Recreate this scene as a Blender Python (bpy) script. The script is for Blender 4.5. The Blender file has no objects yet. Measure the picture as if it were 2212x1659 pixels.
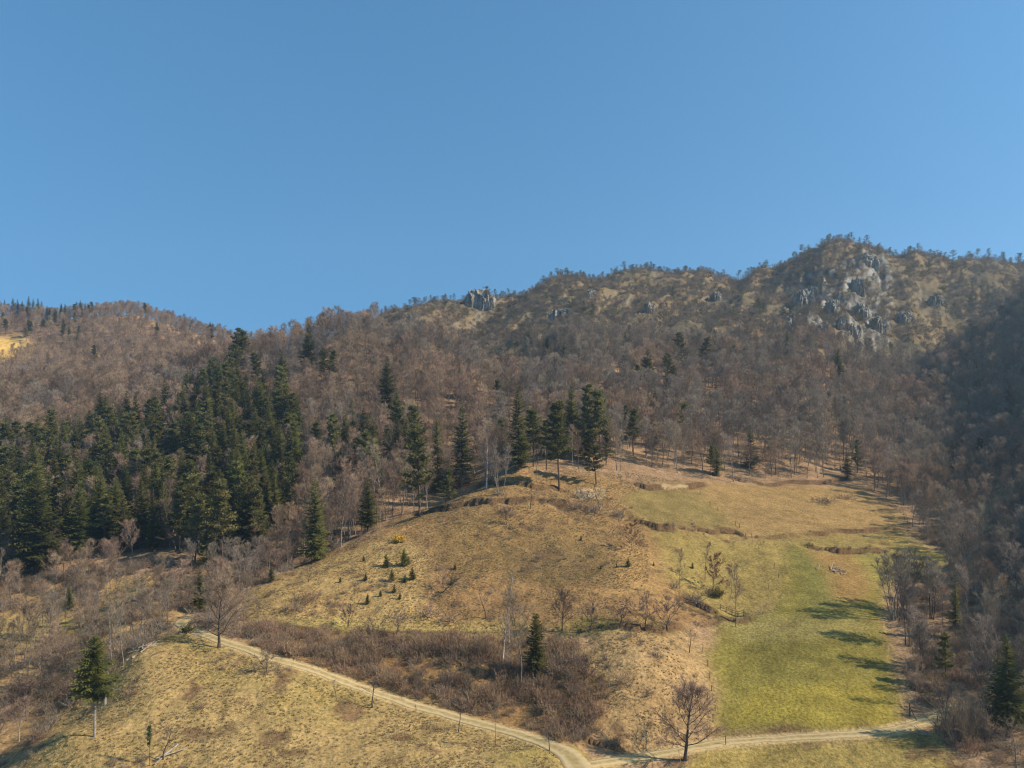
import bpy, math, numpy as np
from mathutils import Vector
C = bpy.context.scene
COL = C.collection
R = math.radians

# ---------------------------------------------------------------- camera, sky, sun, exposure
F = 1580.0                      # focal length in pixels of a 2212 px wide picture
CU, CV = 1106.0, 829.5
cam = bpy.data.cameras.new('camera'); cam_o = bpy.data.objects.new('camera', cam); COL.objects.link(cam_o)
cam.sensor_width = 36.0; cam.lens = 36.0 * F / 2212.0
cam.clip_start = 0.5; cam.clip_end = 6000
cam_o.location = (0, 0, 0); cam_o.rotation_euler = (R(90), 0, 0)
C.camera = cam_o

SUN_EL, SUN_AZ = 38.0, -9.0      # degrees; azimuth counted from +x towards +y (away from the camera)
w = bpy.data.worlds.new('World'); C.world = w; w.use_nodes = True
nt = w.node_tree; nt.nodes.clear()
sky = nt.nodes.new('ShaderNodeTexSky'); sky.sky_type = 'NISHITA'; sky.sun_disc = False
sky.sun_elevation = R(SUN_EL); sky.sun_rotation = R(90 - SUN_AZ)
sky.altitude = 900; sky.air_density = 1.0; sky.dust_density = 0.8; sky.ozone_density = 5.0
bg = nt.nodes.new('ShaderNodeBackground'); bg.inputs['Strength'].default_value = 0.12
out = nt.nodes.new('ShaderNodeOutputWorld')
# the air is hazy: the sky keeps nearly one blue from the skyline up
tc = nt.nodes.new('ShaderNodeTexCoord'); mp = nt.nodes.new('ShaderNodeMapping'); mp.inputs['Scale'].default_value = (1, 1, .40); mp.inputs['Location'].default_value = (0, 0, .26)
nt.links.new(tc.outputs['Generated'], mp.inputs['Vector']); nt.links.new(mp.outputs[0], sky.inputs['Vector'])
hsv = nt.nodes.new('ShaderNodeHueSaturation'); hsv.inputs['Saturation'].default_value = 1.12; hsv.inputs['Hue'].default_value = 0.485
nt.links.new(sky.outputs[0], hsv.inputs['Color']); nt.links.new(hsv.outputs[0], bg.inputs[0]); nt.links.new(bg.outputs[0], out.inputs[0])
sl = bpy.data.lights.new('sun', 'SUN'); sl.energy = 5.0; sl.angle = R(0.53); sl.color = (1.0, 0.90, 0.74)
so = bpy.data.objects.new('sun', sl); COL.objects.link(so)
sd = Vector((math.cos(R(SUN_EL)) * math.cos(R(SUN_AZ)), math.cos(R(SUN_EL)) * math.sin(R(SUN_AZ)), math.sin(R(SUN_EL))))
so.rotation_euler = sd.to_track_quat('Z', 'Y').to_euler(); so.location = (200, 0, 400)
C.view_settings.view_transform = 'Standard'; C.view_settings.look = 'None'
C.view_settings.exposure = 0.42; C.view_settings.gamma = 1.0; C.view_settings.use_curve_mapping = False
C.cycles.use_denoising = True; C.cycles.denoiser = 'OPENIMAGEDENOISE'; C.cycles.denoising_prefilter = 'ACCURATE'; C.cycles.use_adaptive_sampling = False; C.cycles.filter_width = 1.15
C.cycles.max_bounces = 6; C.cycles.volume_bounces = 0; C.cycles.diffuse_bounces = 2

# ---------------------------------------------------------------- helpers
RNG = np.random.default_rng(7)

def lin(r, g, b):
    return tuple(((c / 255) / 12.92 if c / 255 <= 0.04045 else ((c / 255 + 0.055) / 1.055) ** 2.4) for c in (r, g, b))

_tab = np.random.default_rng(3).random((256, 256))
def vnoise(x, y):
    xi = np.floor(x).astype(np.int64); yi = np.floor(y).astype(np.int64)
    fx = x - xi; fy = y - yi
    fx = fx * fx * fx * (fx * (fx * 6 - 15) + 10); fy = fy * fy * fy * (fy * (fy * 6 - 15) + 10)
    a = _tab[yi & 255, xi & 255]; b = _tab[yi & 255, (xi + 1) & 255]
    c = _tab[(yi + 1) & 255, xi & 255]; d = _tab[(yi + 1) & 255, (xi + 1) & 255]
    return (a + (b - a) * fx) * (1 - fy) + (c + (d - c) * fx) * fy
def fbm(x, y, n=4, gain=0.5):
    s = 0; a = 1; t = 0
    for k in range(n):
        s = s + a * (vnoise(x + 17.3 * k, y + 41.7 * k) - 0.5); t += a; a *= gain; x = x * 2.03; y = y * 2.03
    return s / t * 2
def ridged(x, y, n=4):
    s = 0; a = 1; t = 0
    for k in range(n):
        s = s + a * (1 - np.abs(2 * vnoise(x + 9.1 * k, y + 27.7 * k) - 1)); t += a; a *= 0.5; x = x * 2.1; y = y * 2.1
    return s / t
def sstep(a, b, x):
    t = np.clip((x - a) / (b - a), 0, 1); return t * t * (3 - 2 * t)
def inpoly(u, v, poly):
    r = np.zeros(np.shape(u), bool); n = len(poly)
    for i in range(n):
        x0, y0 = poly[i]; x1, y1 = poly[(i + 1) % n]
        if y0 == y1: continue
        c = (y0 > v) != (y1 > v)
        r ^= c & (u < (x1 - x0) * (v - y0) / (y1 - y0) + x0)
    return r

def mesh_np(name, V, tris=None, quads=None, mats=(), midx=None, smooth=False):
    V = np.asarray(V, np.float32).reshape(-1, 3)
    T = np.zeros((0, 3), np.int32) if tris is None else np.asarray(tris, np.int32).reshape(-1, 3)
    Q = np.zeros((0, 4), np.int32) if quads is None else np.asarray(quads, np.int32).reshape(-1, 4)
    m = bpy.data.meshes.new(name)
    m.vertices.add(len(V)); m.vertices.foreach_set('co', V.ravel())
    nl = len(T) * 3 + len(Q) * 4
    m.loops.add(nl); m.loops.foreach_set('vertex_index', np.concatenate([T.ravel(), Q.ravel()]).astype(np.int32))
    m.polygons.add(len(T) + len(Q))
    st = np.concatenate([np.arange(len(T)) * 3, len(T) * 3 + np.arange(len(Q)) * 4]).astype(np.int32)
    m.polygons.foreach_set('loop_start', st)
    if midx is not None: m.polygons.foreach_set('material_index', np.asarray(midx, np.int32))
    m.polygons.foreach_set('use_smooth', np.full(len(T) + len(Q), bool(smooth)))
    for k in mats: m.materials.append(k)
    m.update(calc_edges=True); m.validate()
    return m

def link(name, mesh, parent=None, loc=None):
    o = bpy.data.objects.new(name, mesh); COL.objects.link(o)
    if parent is not None: o.parent = parent
    if loc is not None: o.location = loc
    return o
def tag(o, label=None, cat=None, group=None, kind=None):
    if label: o['label'] = label
    if cat: o['category'] = cat
    if group: o['group'] = group
    if kind: o['kind'] = kind
    return o
def thing(name, label, cat, loc, rz=0, group=None, scale=1.0):
    o = bpy.data.objects.new(name, None); COL.objects.link(o); o.empty_display_size = 0.3
    o.location = loc; o.rotation_euler = (0, 0, rz)
    o.scale = (scale,) * 3 if np.isscalar(scale) else scale
    return tag(o, label, cat, group)

class Geo:
    def __init__(s): s.V = []; s.T = []; s.Q = []; s.n = 0
    def tube(s, P, rad, sides=5):
        P = np.asarray(P, float); n = len(P); rad = np.asarray(rad, float)
        D = np.gradient(P, axis=0); D /= np.linalg.norm(D, axis=1)[:, None] + 1e-9
        up = np.array([0.31, 0.17, 0.93]) if abs(D[0] @ np.array([0.31, 0.17, 0.93])) < 0.9 else np.array([1.0, 0.1, 0])
        A = np.cross(D, up); A /= np.linalg.norm(A, axis=1)[:, None] + 1e-9; B = np.cross(D, A)
        a = np.arange(sides) * 2 * np.pi / sides
        ring = P[:, None] + rad[:, None, None] * (np.cos(a)[None, :, None] * A[:, None] + np.sin(a)[None, :, None] * B[:, None])
        base = s.n; s.V.append(ring.reshape(-1, 3)); s.n += n * sides
        i = np.arange(n - 1)[:, None] * sides; j = np.arange(sides)[None]; j2 = (j + 1) % sides
        s.Q.append((base + np.stack([i + j, i + j2, i + sides + j2, i + sides + j], -1)).reshape(-1, 4))
    def tris(s, V3):
        V3 = np.asarray(V3, float).reshape(-1, 3); k = len(V3)
        s.V.append(V3); s.T.append(s.n + np.arange(k).reshape(-1, 3)); s.n += k
    def quads(s, V4):
        V4 = np.asarray(V4, float).reshape(-1, 3); k = len(V4)
        s.V.append(V4); s.Q.append(s.n + np.arange(k).reshape(-1, 4)); s.n += k
    def box(s, c, sx, sy, sz, rz=0):
        p = np.array([[x, y, z] for z in (0, 1) for x, y in ((-1, -1), (1, -1), (1, 1), (-1, 1))], float) * [sx / 2, sy / 2, sz]
        cr, sr = math.cos(rz), math.sin(rz)
        p = np.stack([p[:, 0] * cr - p[:, 1] * sr, p[:, 0] * sr + p[:, 1] * cr, p[:, 2]], 1) + np.asarray(c, float)
        b = s.n; s.V.append(p); s.n += 8
        s.Q.append(b + np.array([[3, 2, 1, 0], [4, 5, 6, 7], [0, 1, 5, 4], [1, 2, 6, 5], [2, 3, 7, 6], [3, 0, 4, 7]]))
    def mesh(s, name, mats, smooth=False):
        return mesh_np(name, np.concatenate(s.V), np.concatenate(s.T) if s.T else None, np.concatenate(s.Q) if s.Q else None, mats, None, smooth)
def join_mesh(name, geos, mats):
    V, T, Q, mt, mq = [], [], [], [], []; n = 0
    for k, g in enumerate(geos):
        if not g.V: continue
        V += g.V
        for t in g.T: T.append(t + n); mt.append(np.full(len(t), k))
        for q in g.Q: Q.append(q + n); mq.append(np.full(len(q), k))
        n += g.n
    return mesh_np(name, np.concatenate(V), np.concatenate(T) if T else None, np.concatenate(Q) if Q else None, mats, np.concatenate(mt + mq))

# ---------------------------------------------------------------- materials
def mat(name, col, rough=0.9, var=0.25, hue=0.02, nscale=3.0, col2=None, bump=0.0, transl=0.0, objvar=True):
    m = bpy.data.materials.new(name); m.use_nodes = True; t = m.node_tree; N = t.nodes; Lk = t.links
    b = N['Principled BSDF']; b.inputs['Roughness'].default_value = rough
    b.inputs['Specular IOR Level'].default_value = 0.15
    tc = N.new('ShaderNodeTexCoord'); no = N.new('ShaderNodeTexNoise'); no.inputs['Scale'].default_value = nscale
    no.inputs['Detail'].default_value = 3
    Lk.new(tc.outputs['Object'], no.inputs['Vector'])
    mx = N.new('ShaderNodeMix'); mx.data_type = 'RGBA'
    mx.inputs['A'].default_value = (*col, 1); mx.inputs['B'].default_value = (*(col2 or tuple(c * 0.55 for c in col)), 1)
    rp = N.new('ShaderNodeMapRange'); rp.inputs['From Min'].default_value = 0.38; rp.inputs['From Max'].default_value = 0.62
    Lk.new(no.outputs['Fac'], rp.inputs['Value']); Lk.new(rp.outputs[0], mx.inputs['Factor'])
    last = mx.outputs['Result']
    if objvar:
        oi = N.new('ShaderNodeObjectInfo'); hs = N.new('ShaderNodeHueSaturation')
        m1 = N.new('ShaderNodeMapRange'); m1.inputs['To Min'].default_value = 1 - var; m1.inputs['To Max'].default_value = 1 + var
        m2 = N.new('ShaderNodeMapRange'); m2.inputs['To Min'].default_value = 0.5 - hue; m2.inputs['To Max'].default_value = 0.5 + hue
        fr = N.new('ShaderNodeMath'); fr.operation = 'MULTIPLY'; fr.inputs[1].default_value = 37.7
        fr2 = N.new('ShaderNodeMath'); fr2.operation = 'FRACT'
        Lk.new(oi.outputs['Random'], m1.inputs['Value']); Lk.new(oi.outputs['Random'], fr.inputs[0]); Lk.new(fr.outputs[0], fr2.inputs[0])
        Lk.new(fr2.outputs[0], m2.inputs['Value'])
        Lk.new(m1.outputs[0], hs.inputs['Value']); Lk.new(m2.outputs[0], hs.inputs['Hue']); Lk.new(last, hs.inputs['Color'])
        last = hs.outputs['Color']
    Lk.new(last, b.inputs['Base Color'])
    if bump:
        bp = N.new('ShaderNodeBump'); bp.inputs['Strength'].default_value = bump; bp.inputs['Distance'].default_value = 0.2
        Lk.new(no.outputs['Fac'], bp.inputs['Height']); Lk.new(bp.outputs[0], b.inputs['Normal'])
    if transl:
        tr = N.new('ShaderNodeBsdfTranslucent'); Lk.new(last, tr.inputs['Color'])
        ms = N.new('ShaderNodeMixShader'); ms.inputs[0].default_value = transl
        Lk.new(b.outputs[0], ms.inputs[1]); Lk.new(tr.outputs[0], ms.inputs[2]); Lk.new(ms.outputs[0], N['Material Output'].inputs[0])
    return m
M = {}
M['bark'] = mat('grey_bark', (0.25, 0.205, 0.165), var=0.25, nscale=2.0)
M['bark_dark'] = mat('dark_bark', (0.12, 0.092, 0.072), var=0.2, nscale=2.0)
M['bark_pale'] = mat('pale_bark', (0.36, 0.31, 0.25), var=0.15, nscale=2.0, col2=(0.22, 0.18, 0.14))
M['bark_birch'] = mat('birch_bark', (0.66, 0.60, 0.54), var=0.1, nscale=1.2, col2=(0.40, 0.34, 0.29))
M['bark_red'] = mat('pine_bark', (0.15, 0.095, 0.065), var=0.2, nscale=1.5)
M['twig'] = mat('brown_twigs', (0.36, 0.250, 0.160), var=0.42, hue=0.012, nscale=0.4, col2=(0.27, 0.185, 0.125), transl=0.2)
M['twig_grey'] = mat('grey_twigs', (0.31, 0.245, 0.175), var=0.42, hue=0.015, nscale=0.4, col2=(0.23, 0.185, 0.15), transl=0.2)
M['twig_dark'] = mat('dark_twigs', (0.20, 0.140, 0.110), var=0.2, hue=0.01, nscale=0.6, col2=(0.145, 0.10, 0.08))
M['twig_scrub'] = mat('scrub_twigs', (0.215, 0.180, 0.120), var=0.35, hue=0.03, nscale=0.4, col2=(0.15, 0.135, 0.085), transl=0.2)
M['pale_twig'] = mat('bleached_twigs', (0.34, 0.28, 0.21), var=0.2, nscale=1.0)
M['twig_red'] = mat('russet_twigs', (0.40, 0.25, 0.135), var=0.35, hue=0.012, nscale=0.6, col2=(0.27, 0.165, 0.095), transl=0.25)
M['twig_tan'] = mat('tan_twigs', (0.36, 0.27, 0.175), var=0.25, hue=0.012, nscale=0.6, col2=(0.25, 0.185, 0.12), transl=0.25)
M['needle'] = mat('spruce_needles', (0.150, 0.140, 0.030), var=0.4, hue=0.02, nscale=0.6, col2=(0.085, 0.088, 0.026), transl=0.4)
M['needle_p'] = mat('pine_needles', (0.215, 0.190, 0.055), var=0.35, hue=0.02, nscale=0.6, col2=(0.110, 0.112, 0.040), transl=0.4)
M['leaf_brown'] = mat('withered_leaves', (0.27, 0.125, 0.05), var=0.15, nscale=2.0, transl=0.2)
M['leaf_yellow'] = mat('yellow_blossom', (0.66, 0.45, 0.03), var=0.1, nscale=2.0)
M['ivy'] = mat('ivy_leaves', (0.06, 0.085, 0.022), var=0.2, nscale=2.0)
M['wood'] = mat('weathered_wood', (0.13, 0.095, 0.07), var=0.2, nscale=4.0)
M['wood_pale'] = mat('pale_dead_wood', (0.42, 0.34, 0.25), var=0.15, nscale=2.0)
M['straw'] = mat('dry_grass', (0.44, 0.33, 0.165), var=0.3, hue=0.01, nscale=2.0, col2=(0.40, 0.29, 0.12), transl=0.4)
M['straw_d'] = mat('withered_grass', (0.36, 0.26, 0.13), var=0.3, hue=0.01, nscale=2.0, col2=(0.26, 0.18, 0.09), transl=0.4)
M['grass_g'] = mat('green_grass', (0.25, 0.205, 0.075), var=0.3, hue=0.02, nscale=2.0, col2=(0.30, 0.25, 0.10), transl=0.4)

def rock_mat():
    m = bpy.data.materials.new('limestone'); m.use_nodes = True; t = m.node_tree; N = t.nodes; Lk = t.links
    b = N['Principled BSDF']; b.inputs['Roughness'].default_value = 0.95; b.inputs['Specular IOR Level'].default_value = 0.1
    tc = N.new('ShaderNodeNewGeometry'); mp = N.new('ShaderNodeMapping'); mp.inputs['Scale'].default_value = (0.35, 0.35, 0.10)
    no = N.new('ShaderNodeTexNoise'); no.inputs['Scale'].default_value = 1.0; no.inputs['Detail'].default_value = 6; no.inputs['Roughness'].default_value = 0.65
    Lk.new(tc.outputs['Position'], mp.inputs['Vector']); Lk.new(mp.outputs[0], no.inputs['Vector'])
    cr = N.new('ShaderNodeValToRGB'); e = cr.color_ramp.elements
    e[0].position = 0.36; e[0].color = (0.12, 0.10, 0.07, 1); e[1].position = 0.70; e[1].color = (0.54, 0.485, 0.41, 1)
    k = cr.color_ramp.elements.new(0.5); k.color = (0.26, 0.225, 0.18, 1)
    Lk.new(no.outputs['Fac'], cr.inputs[0]); Lk.new(cr.outputs[0], b.inputs['Base Color'])
    bp = N.new('ShaderNodeBump'); bp.inputs['Strength'].default_value = 0.9; bp.inputs['Distance'].default_value = 1.2
    Lk.new(no.outputs['Fac'], bp.inputs['Height']); Lk.new(bp.outputs[0], b.inputs['Normal'])
    return m
M['rock'] = rock_mat()

# ---------------------------------------------------------------- terrain
# profiles of the land: for a bearing (u of the 2212 px picture) the ground row at each distance Y
PROF = {
 -500: [(60, 2400), (112, 1640), (160, 1400), (210, 1200), (300, 1000), (400, 860), (500, 790), (640, 690), (740, 660), (820, 720), (1100, 900)],
 0: [(60, 2400), (100, 1746), (112, 1659), (135, 1530), (155, 1425), (165, 1392), (180, 1332), (210, 1240), (260, 1130), (310, 1030), (370, 930), (430, 862), (500, 868), (560, 812), (640, 745), (700, 712), (740, 684), (800, 730), (1000, 900)],
 150: [(60, 2400), (105, 1659), (112, 1585), (124, 1568), (140, 1472), (160, 1390), (178, 1332), (205, 1240), (250, 1140), (300, 1050), (370, 930), (430, 852), (500, 848), (560, 802), (650, 735), (730, 690), (800, 730), (1000, 900)],
 300: [(60, 2400), (105, 1659), (115, 1560), (128, 1450), (137, 1395), (150, 1392), (165, 1340), (180, 1290), (200, 1232), (240, 1140), (300, 1030), (360, 930), (420, 855), (470, 838), (540, 800), (640, 732), (720, 680), (780, 730), (1000, 900)],
 450: [(60, 2400), (105, 1659), (118, 1540), (132, 1440), (146, 1376), (155, 1340), (166, 1345), (185, 1280), (215, 1190), (250, 1110), (300, 1010), (360, 910), (420, 826), (450, 795), (500, 800), (560, 785), (640, 748), (690, 728), (760, 790), (1000, 900)],
 530: [(430, 785), (470, 800), (560, 800), (650, 770), (700, 755), (780, 830)],
 600: [(60, 2400), (105, 1659), (120, 1530), (133, 1445), (141, 1409), (150, 1375), (160, 1338), (180, 1265), (190, 1237), (205, 1238), (230, 1170), (270, 1080), (320, 970), (370, 880), (410, 812), (440, 768), (480, 795), (600, 850), (750, 820), (1000, 900)],
 750: [(452, 722), (500, 760)],
 700: [(440, 742), (455, 728), (490, 757)],
 800: [(60, 2400), (105, 1659), (115, 1600), (133, 1495), (140, 1440), (152, 1376), (160, 1350), (170, 1297), (185, 1232), (200, 1182), (213, 1147), (230, 1152), (260, 1080), (310, 970), (360, 870), (410, 790), (450, 740), (490, 764), (560, 750), (610, 706), (640, 692), (700, 740), (1000, 900)],
 900: [(430, 750), (445, 743), (480, 790), (540, 752), (600, 688), (640, 670), (690, 700)],
 1000: [(60, 2400), (105, 1665), (115, 1610), (125, 1555), (131, 1530), (138, 1462), (148, 1402), (157, 1365), (165, 1312), (180, 1242), (200, 1167), (215, 1115), (235, 1072), (255, 1080), (300, 990), (350, 890), (400, 812), (430, 780), (470, 818), (540, 770), (600, 698), (650, 652), (700, 700), (1000, 900)],
 1100: [(235, 1050), (258, 1010), (280, 1015), (320, 945), (385, 848), (430, 872), (490, 800), (540, 742), (600, 690), (665, 648), (720, 690)],
 1200: [(60, 2400), (107, 1659), (117, 1606), (123, 1584), (130, 1522), (140, 1442), (150, 1392), (157, 1342), (165, 1302), (180, 1242), (200, 1167), (218, 1107), (240, 1052), (265, 1006), (300, 960), (350, 882), (400, 822), (460, 762), (530, 715), (600, 665), (680, 622), (740, 670), (1000, 850)],
 1400: [(60, 2400), (115, 1659), (122, 1600), (128, 1530), (136, 1442), (146, 1387), (156, 1345), (165, 1310), (180, 1250), (200, 1182), (225, 1112), (250, 1056), (275, 1012), (300, 970), (350, 892), (400, 827), (470, 752), (550, 690), (640, 627), (710, 598), (760, 640), (1000, 850)],
 1540: [(60, 2400), (115, 1659), (122, 1603), (126, 1580), (140, 1482), (150, 1425), (165, 1356), (180, 1290), (200, 1212), (225, 1140), (250, 1082), (270, 1042), (300, 985), (350, 902), (400, 837), (470, 770), (560, 690), (650, 630), (720, 600), (770, 650), (1000, 850)],
 1650: [(640, 640), (700, 598), (760, 650)],
 1750: [(60, 2400), (115, 1659), (123, 1591), (140, 1474), (160, 1368), (180, 1287), (205, 1205), (230, 1140), (255, 1087), (280, 1042), (310, 987), (350, 915), (400, 850), (450, 782), (500, 715), (560, 650), (620, 600), (680, 555), (730, 600), (1000, 850)],
 1840: [(600, 610), (650, 565), (700, 533), (750, 580)],
 1930: [(560, 690), (640, 620), (700, 558), (750, 600)],
 2000: [(60, 2400), (113, 1659), (125, 1578), (140, 1478), (155, 1398), (175, 1318), (200, 1228), (230, 1152), (270, 1078), (320, 1000), (370, 932), (420, 872), (480, 800), (540, 730), (600, 662), (660, 600), (710, 562), (760, 610), (1000, 850)],
 2100: [(280, 1045), (330, 970), (380, 890), (430, 805), (470, 745), (510, 765), (580, 690), (650, 620), (720, 574), (770, 620)],
 2212: [(60, 2380), (112, 1640), (125, 1540), (140, 1440), (160, 1330), (185, 1232), (215, 1130), (260, 1020), (310, 930), (360, 842), (410, 760), (450, 702), (480, 668), (520, 690), (600, 650), (680, 602), (735, 582), (790, 630), (1000, 850)],
 2500: [(60, 2350), (112, 1500), (125, 1400), (140, 1290), (160, 1138), (185, 1015), (215, 903), (260, 765), (310, 652), (360, 562), (410, 508), (470, 460), (600, 480), (750, 520), (1000, 800)],  # unseen slope right of the frame, steepened to put the right flank in shade
 2900: [(60, 2200), (112, 1250), (160, 760), (215, 570), (310, 355), (410, 265), (600, 305), (1000, 700)],  # farther out of view, raised to block the sun from the right flank
}
cp = [(u, Y, v) for u, l in PROF.items() for Y, v in l]
cu = np.array([c[0] for c in cp], float); cY = np.array([c[1] for c in cp], float); cv = np.array([c[2] for c in cp], float)
def warp(s, lY): return s * 1.5, lY
cx, cy = warp((cu - CU) / F, np.log(cY)); ce = -(cv - CV) / F
def tps(r2): return 0.5 * r2 * np.log(r2 + 1e-12)
n = len(cx)
K = tps((cx[:, None] - cx) ** 2 + (cy[:, None] - cy) ** 2) + np.eye(n) * 2e-5
Pm = np.stack([np.ones(n), cx, cy], 1)
A = np.zeros((n + 3, n + 3)); A[:n, :n] = K; A[:n, n:] = Pm; A[n:, :n] = Pm.T
wts = np.linalg.solve(A, np.concatenate([ce, np.zeros(3)]))
def base_e(s, lY):
    x, y = warp(s, lY); o = wts[n] + wts[n + 1] * x + wts[n + 2] * y
    for i in range(n): o = o + wts[i] * tps((x - cx[i]) ** 2 + (y - cy[i]) ** 2)
    return o
S = np.concatenate([np.linspace(-1.45, -0.79, 34), np.linspace(-0.78, 0.78, 761), np.linspace(0.79, 1.45, 44)])
LY = np.concatenate([np.linspace(np.log(40), np.log(88), 24), np.linspace(np.log(88.5), np.log(800), 800), np.linspace(np.log(803), np.log(1100), 30)])
Sc = np.linspace(-1.45, 1.45, 300); Lc = np.linspace(np.log(39), np.log(1101), 330)
E = base_e(*np.meshgrid(Sc, Lc))
def bilin(G, xs, ys, x, y):
    ix = np.interp(x, xs, np.arange(len(xs))); iy = np.interp(y, ys, np.arange(len(ys)))
    i = np.minimum(ix.astype(int), len(xs) - 2); j = np.minimum(iy.astype(int), len(ys) - 2); fx = ix - i; fy = iy - j
    return (G[j, i] * (1 - fx) + G[j, i + 1] * fx) * (1 - fy) + (G[j + 1, i] * (1 - fx) + G[j + 1, i + 1] * fx) * fy
sg, lg = np.meshgrid(S, LY)
Yg = np.exp(lg); Xg = sg * Yg
Zg = bilin(E, Sc, Lc, sg, lg) * Yg
ug = CU + sg * F
def height(x, y):
    return bilin(Zg, S, LY, x / y, np.log(y))
_Ys = np.exp(np.linspace(np.log(90), np.log(1000), 2600))
def ground_at(u, v, ymin=90):
    Ys = _Ys[_Ys >= ymin]; x = (u - CU) / F * Ys
    d = height(x, Ys) + (v - CV) / F * Ys
    k = np.argmax(d >= 0)
    if not (d >= 0).any(): k = np.argmax(d / Ys)
    if k > 0 and d[k] > 0 > d[k - 1]:
        t = -d[k - 1] / (d[k] - d[k - 1]); Y = Ys[k - 1] + t * (Ys[k] - Ys[k - 1])
    else: Y = Ys[k]
    x = (u - CU) / F * Y
    return np.array([x, Y, float(height(np.array([x]), np.array([Y]))[0])])
def project(x, y, z): return CU + F * x / y, CV - F * z / y

# spurs and gullies of the far mountain, hummocks of the near land
mt = sstep(450, 560, Yg) * sstep(780, 900, ug) * (1 - sstep(790, 900, Yg))
xs = Xg - 0.5 * Yg
Zg += mt * (24.0 * (ridged(xs / 66, Yg / 190, 3) - 0.62) + 10.0 * (ridged(xs / 25 + 5, Yg / 70, 4) - 0.6) + 2.6 * fbm(Xg / 9, Yg / 9, 4))
CLIFF = [(1690, 640), (1740, 590), (1830, 560), (1900, 530), (1930, 600), (1920, 760), (1840, 780), (1750, 750), (1690, 710)]
vg = CV - F * Zg / Yg
cm = inpoly(ug, vg, CLIFF) & (Yg > 500) & (Yg < 730)
for _ in range(2):
    cm = (cm + 0.0); cm[1:-1, 1:-1] = (cm[:-2, 1:-1] + cm[2:, 1:-1] + cm[1:-1, :-2] + cm[1:-1, 2:] + cm[1:-1, 1:-1]) / 5
Zg += cm * (9 * (ridged(xs / 13 + 3, Yg / 40, 4) - .6) + 4.5 * np.round(3 * fbm(Xg / 14, Yg / 20, 3)) / 3)
lh = sstep(470, 560, Yg) * (1 - sstep(700, 800, ug))
Zg += lh * (5.0 * (ridged(Xg / 50, Yg / 90, 3) - 0.6) + 1.5 * fbm(Xg / 14, Yg / 14, 3))
midf = sstep(235, 300, Yg) * (1 - sstep(450, 520, Yg))
Zg += midf * (2.4 * fbm(Xg / 35, Yg / 35, 3) + 0.8 * fbm(Xg / 9, Yg / 9, 3))
near = 1 - sstep(240, 320, Yg)
vg = CV - F * Zg / Yg
FIELD = [(1548, 1590), (1545, 1470), (1525, 1400), (1560, 1345), (1670, 1320), (1700, 1260), (1700, 1195), (1760, 1190), (1905, 1200), (1915, 1400), (1960, 1560), (1900, 1582)]
UPMEADOW = [(1330, 1080), (1420, 1040), (1560, 1045), (1660, 1050), (1850, 1050), (1950, 1110), (1960, 1160), (1620, 1165), (1400, 1130)]
smooth_f = inpoly(ug, vg, FIELD) | inpoly(ug, vg, UPMEADOW)
rough_amt = np.where(smooth_f, 0.25, 1.0)
topk = inpoly(ug, vg, [(850, 1150), (1000, 1070), (1100, 1010), (1340, 1020), (1340, 1110), (1180, 1110), (1000, 1110)]) & (Yg < 300)
Zg += near * topk * (1.0 * ridged(Xg / 9, Yg / 6, 3) - .6)
Zg += near * rough_amt * (0.55 * fbm(Xg / 7, Yg / 7, 3) + 0.16 * fbm(Xg / 1.7, Yg / 1.7, 3))

# earth scarps and terrace edges: (polyline, height, reach)
SCARPS = [([(1350, 1120), (1420, 1138), (1500, 1140), (1590, 1150), (1615, 1162)], 0.8, 5),
          ([(1615, 1162), (1700, 1158), (1800, 1148), (1880, 1146), (1955, 1140)], 0.5, 3.5),
          ([(1735, 1182), (1800, 1190), (1860, 1185), (1920, 1192)], 0.6, 4),
          ([(880, 1108), (960, 1100), (1060, 1082), (1150, 1078), (1230, 1088), (1300, 1105)], 0.9, 4),
          ([(1020, 1050), (1080, 1045), (1160, 1052), (1240, 1060)], 0.7, 4),
          ([(1330, 1035), (1400, 1052), (1470, 1052), (1530, 1045)], 0.7, 3),
          ([(1560, 1030), (1660, 1048), (1760, 1042), (1850, 1030)], 0.7, 3),
          ([(1450, 1290), (1510, 1310), (1560, 1328)], 1.0, 4),
          ([(540, 1350), (700, 1362), (850, 1372), (1000, 1376), (1100, 1368)], 0.5, 4),
          ([(1210, 1368), (1290, 1352), (1400, 1360), (1490, 1350)], 0.5, 4),
          ([(1500, 1345), (1560, 1338), (1640, 1332)], 0.35, 3),
          ([(1250, 1592), (1330, 1618), (1400, 1628), (1450, 1612)], 0.5, 4),
          ([(1560, 1588), (1700, 1580), (1850, 1576), (1940, 1568)], 0.35, 2)]
earth = np.zeros_like(Zg); SCL = []
def polyline_w(pts, step=1.0):
    P = np.array([ground_at(u, v)[:2] for u, v in pts]); Q = []
    for a, b in zip(P[:-1], P[1:]):
        k = max(2, int(np.linalg.norm(b - a) / step)); Q += [a + (b - a) * t for t in np.linspace(0, 1, k, endpoint=False)]
    return np.array(Q + [P[-1]])
def smooth_line(P, it=6):
    for _ in range(it): P[1:-1] = 0.25 * P[:-2] + 0.5 * P[1:-1] + 0.25 * P[2:]
    return P
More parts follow.
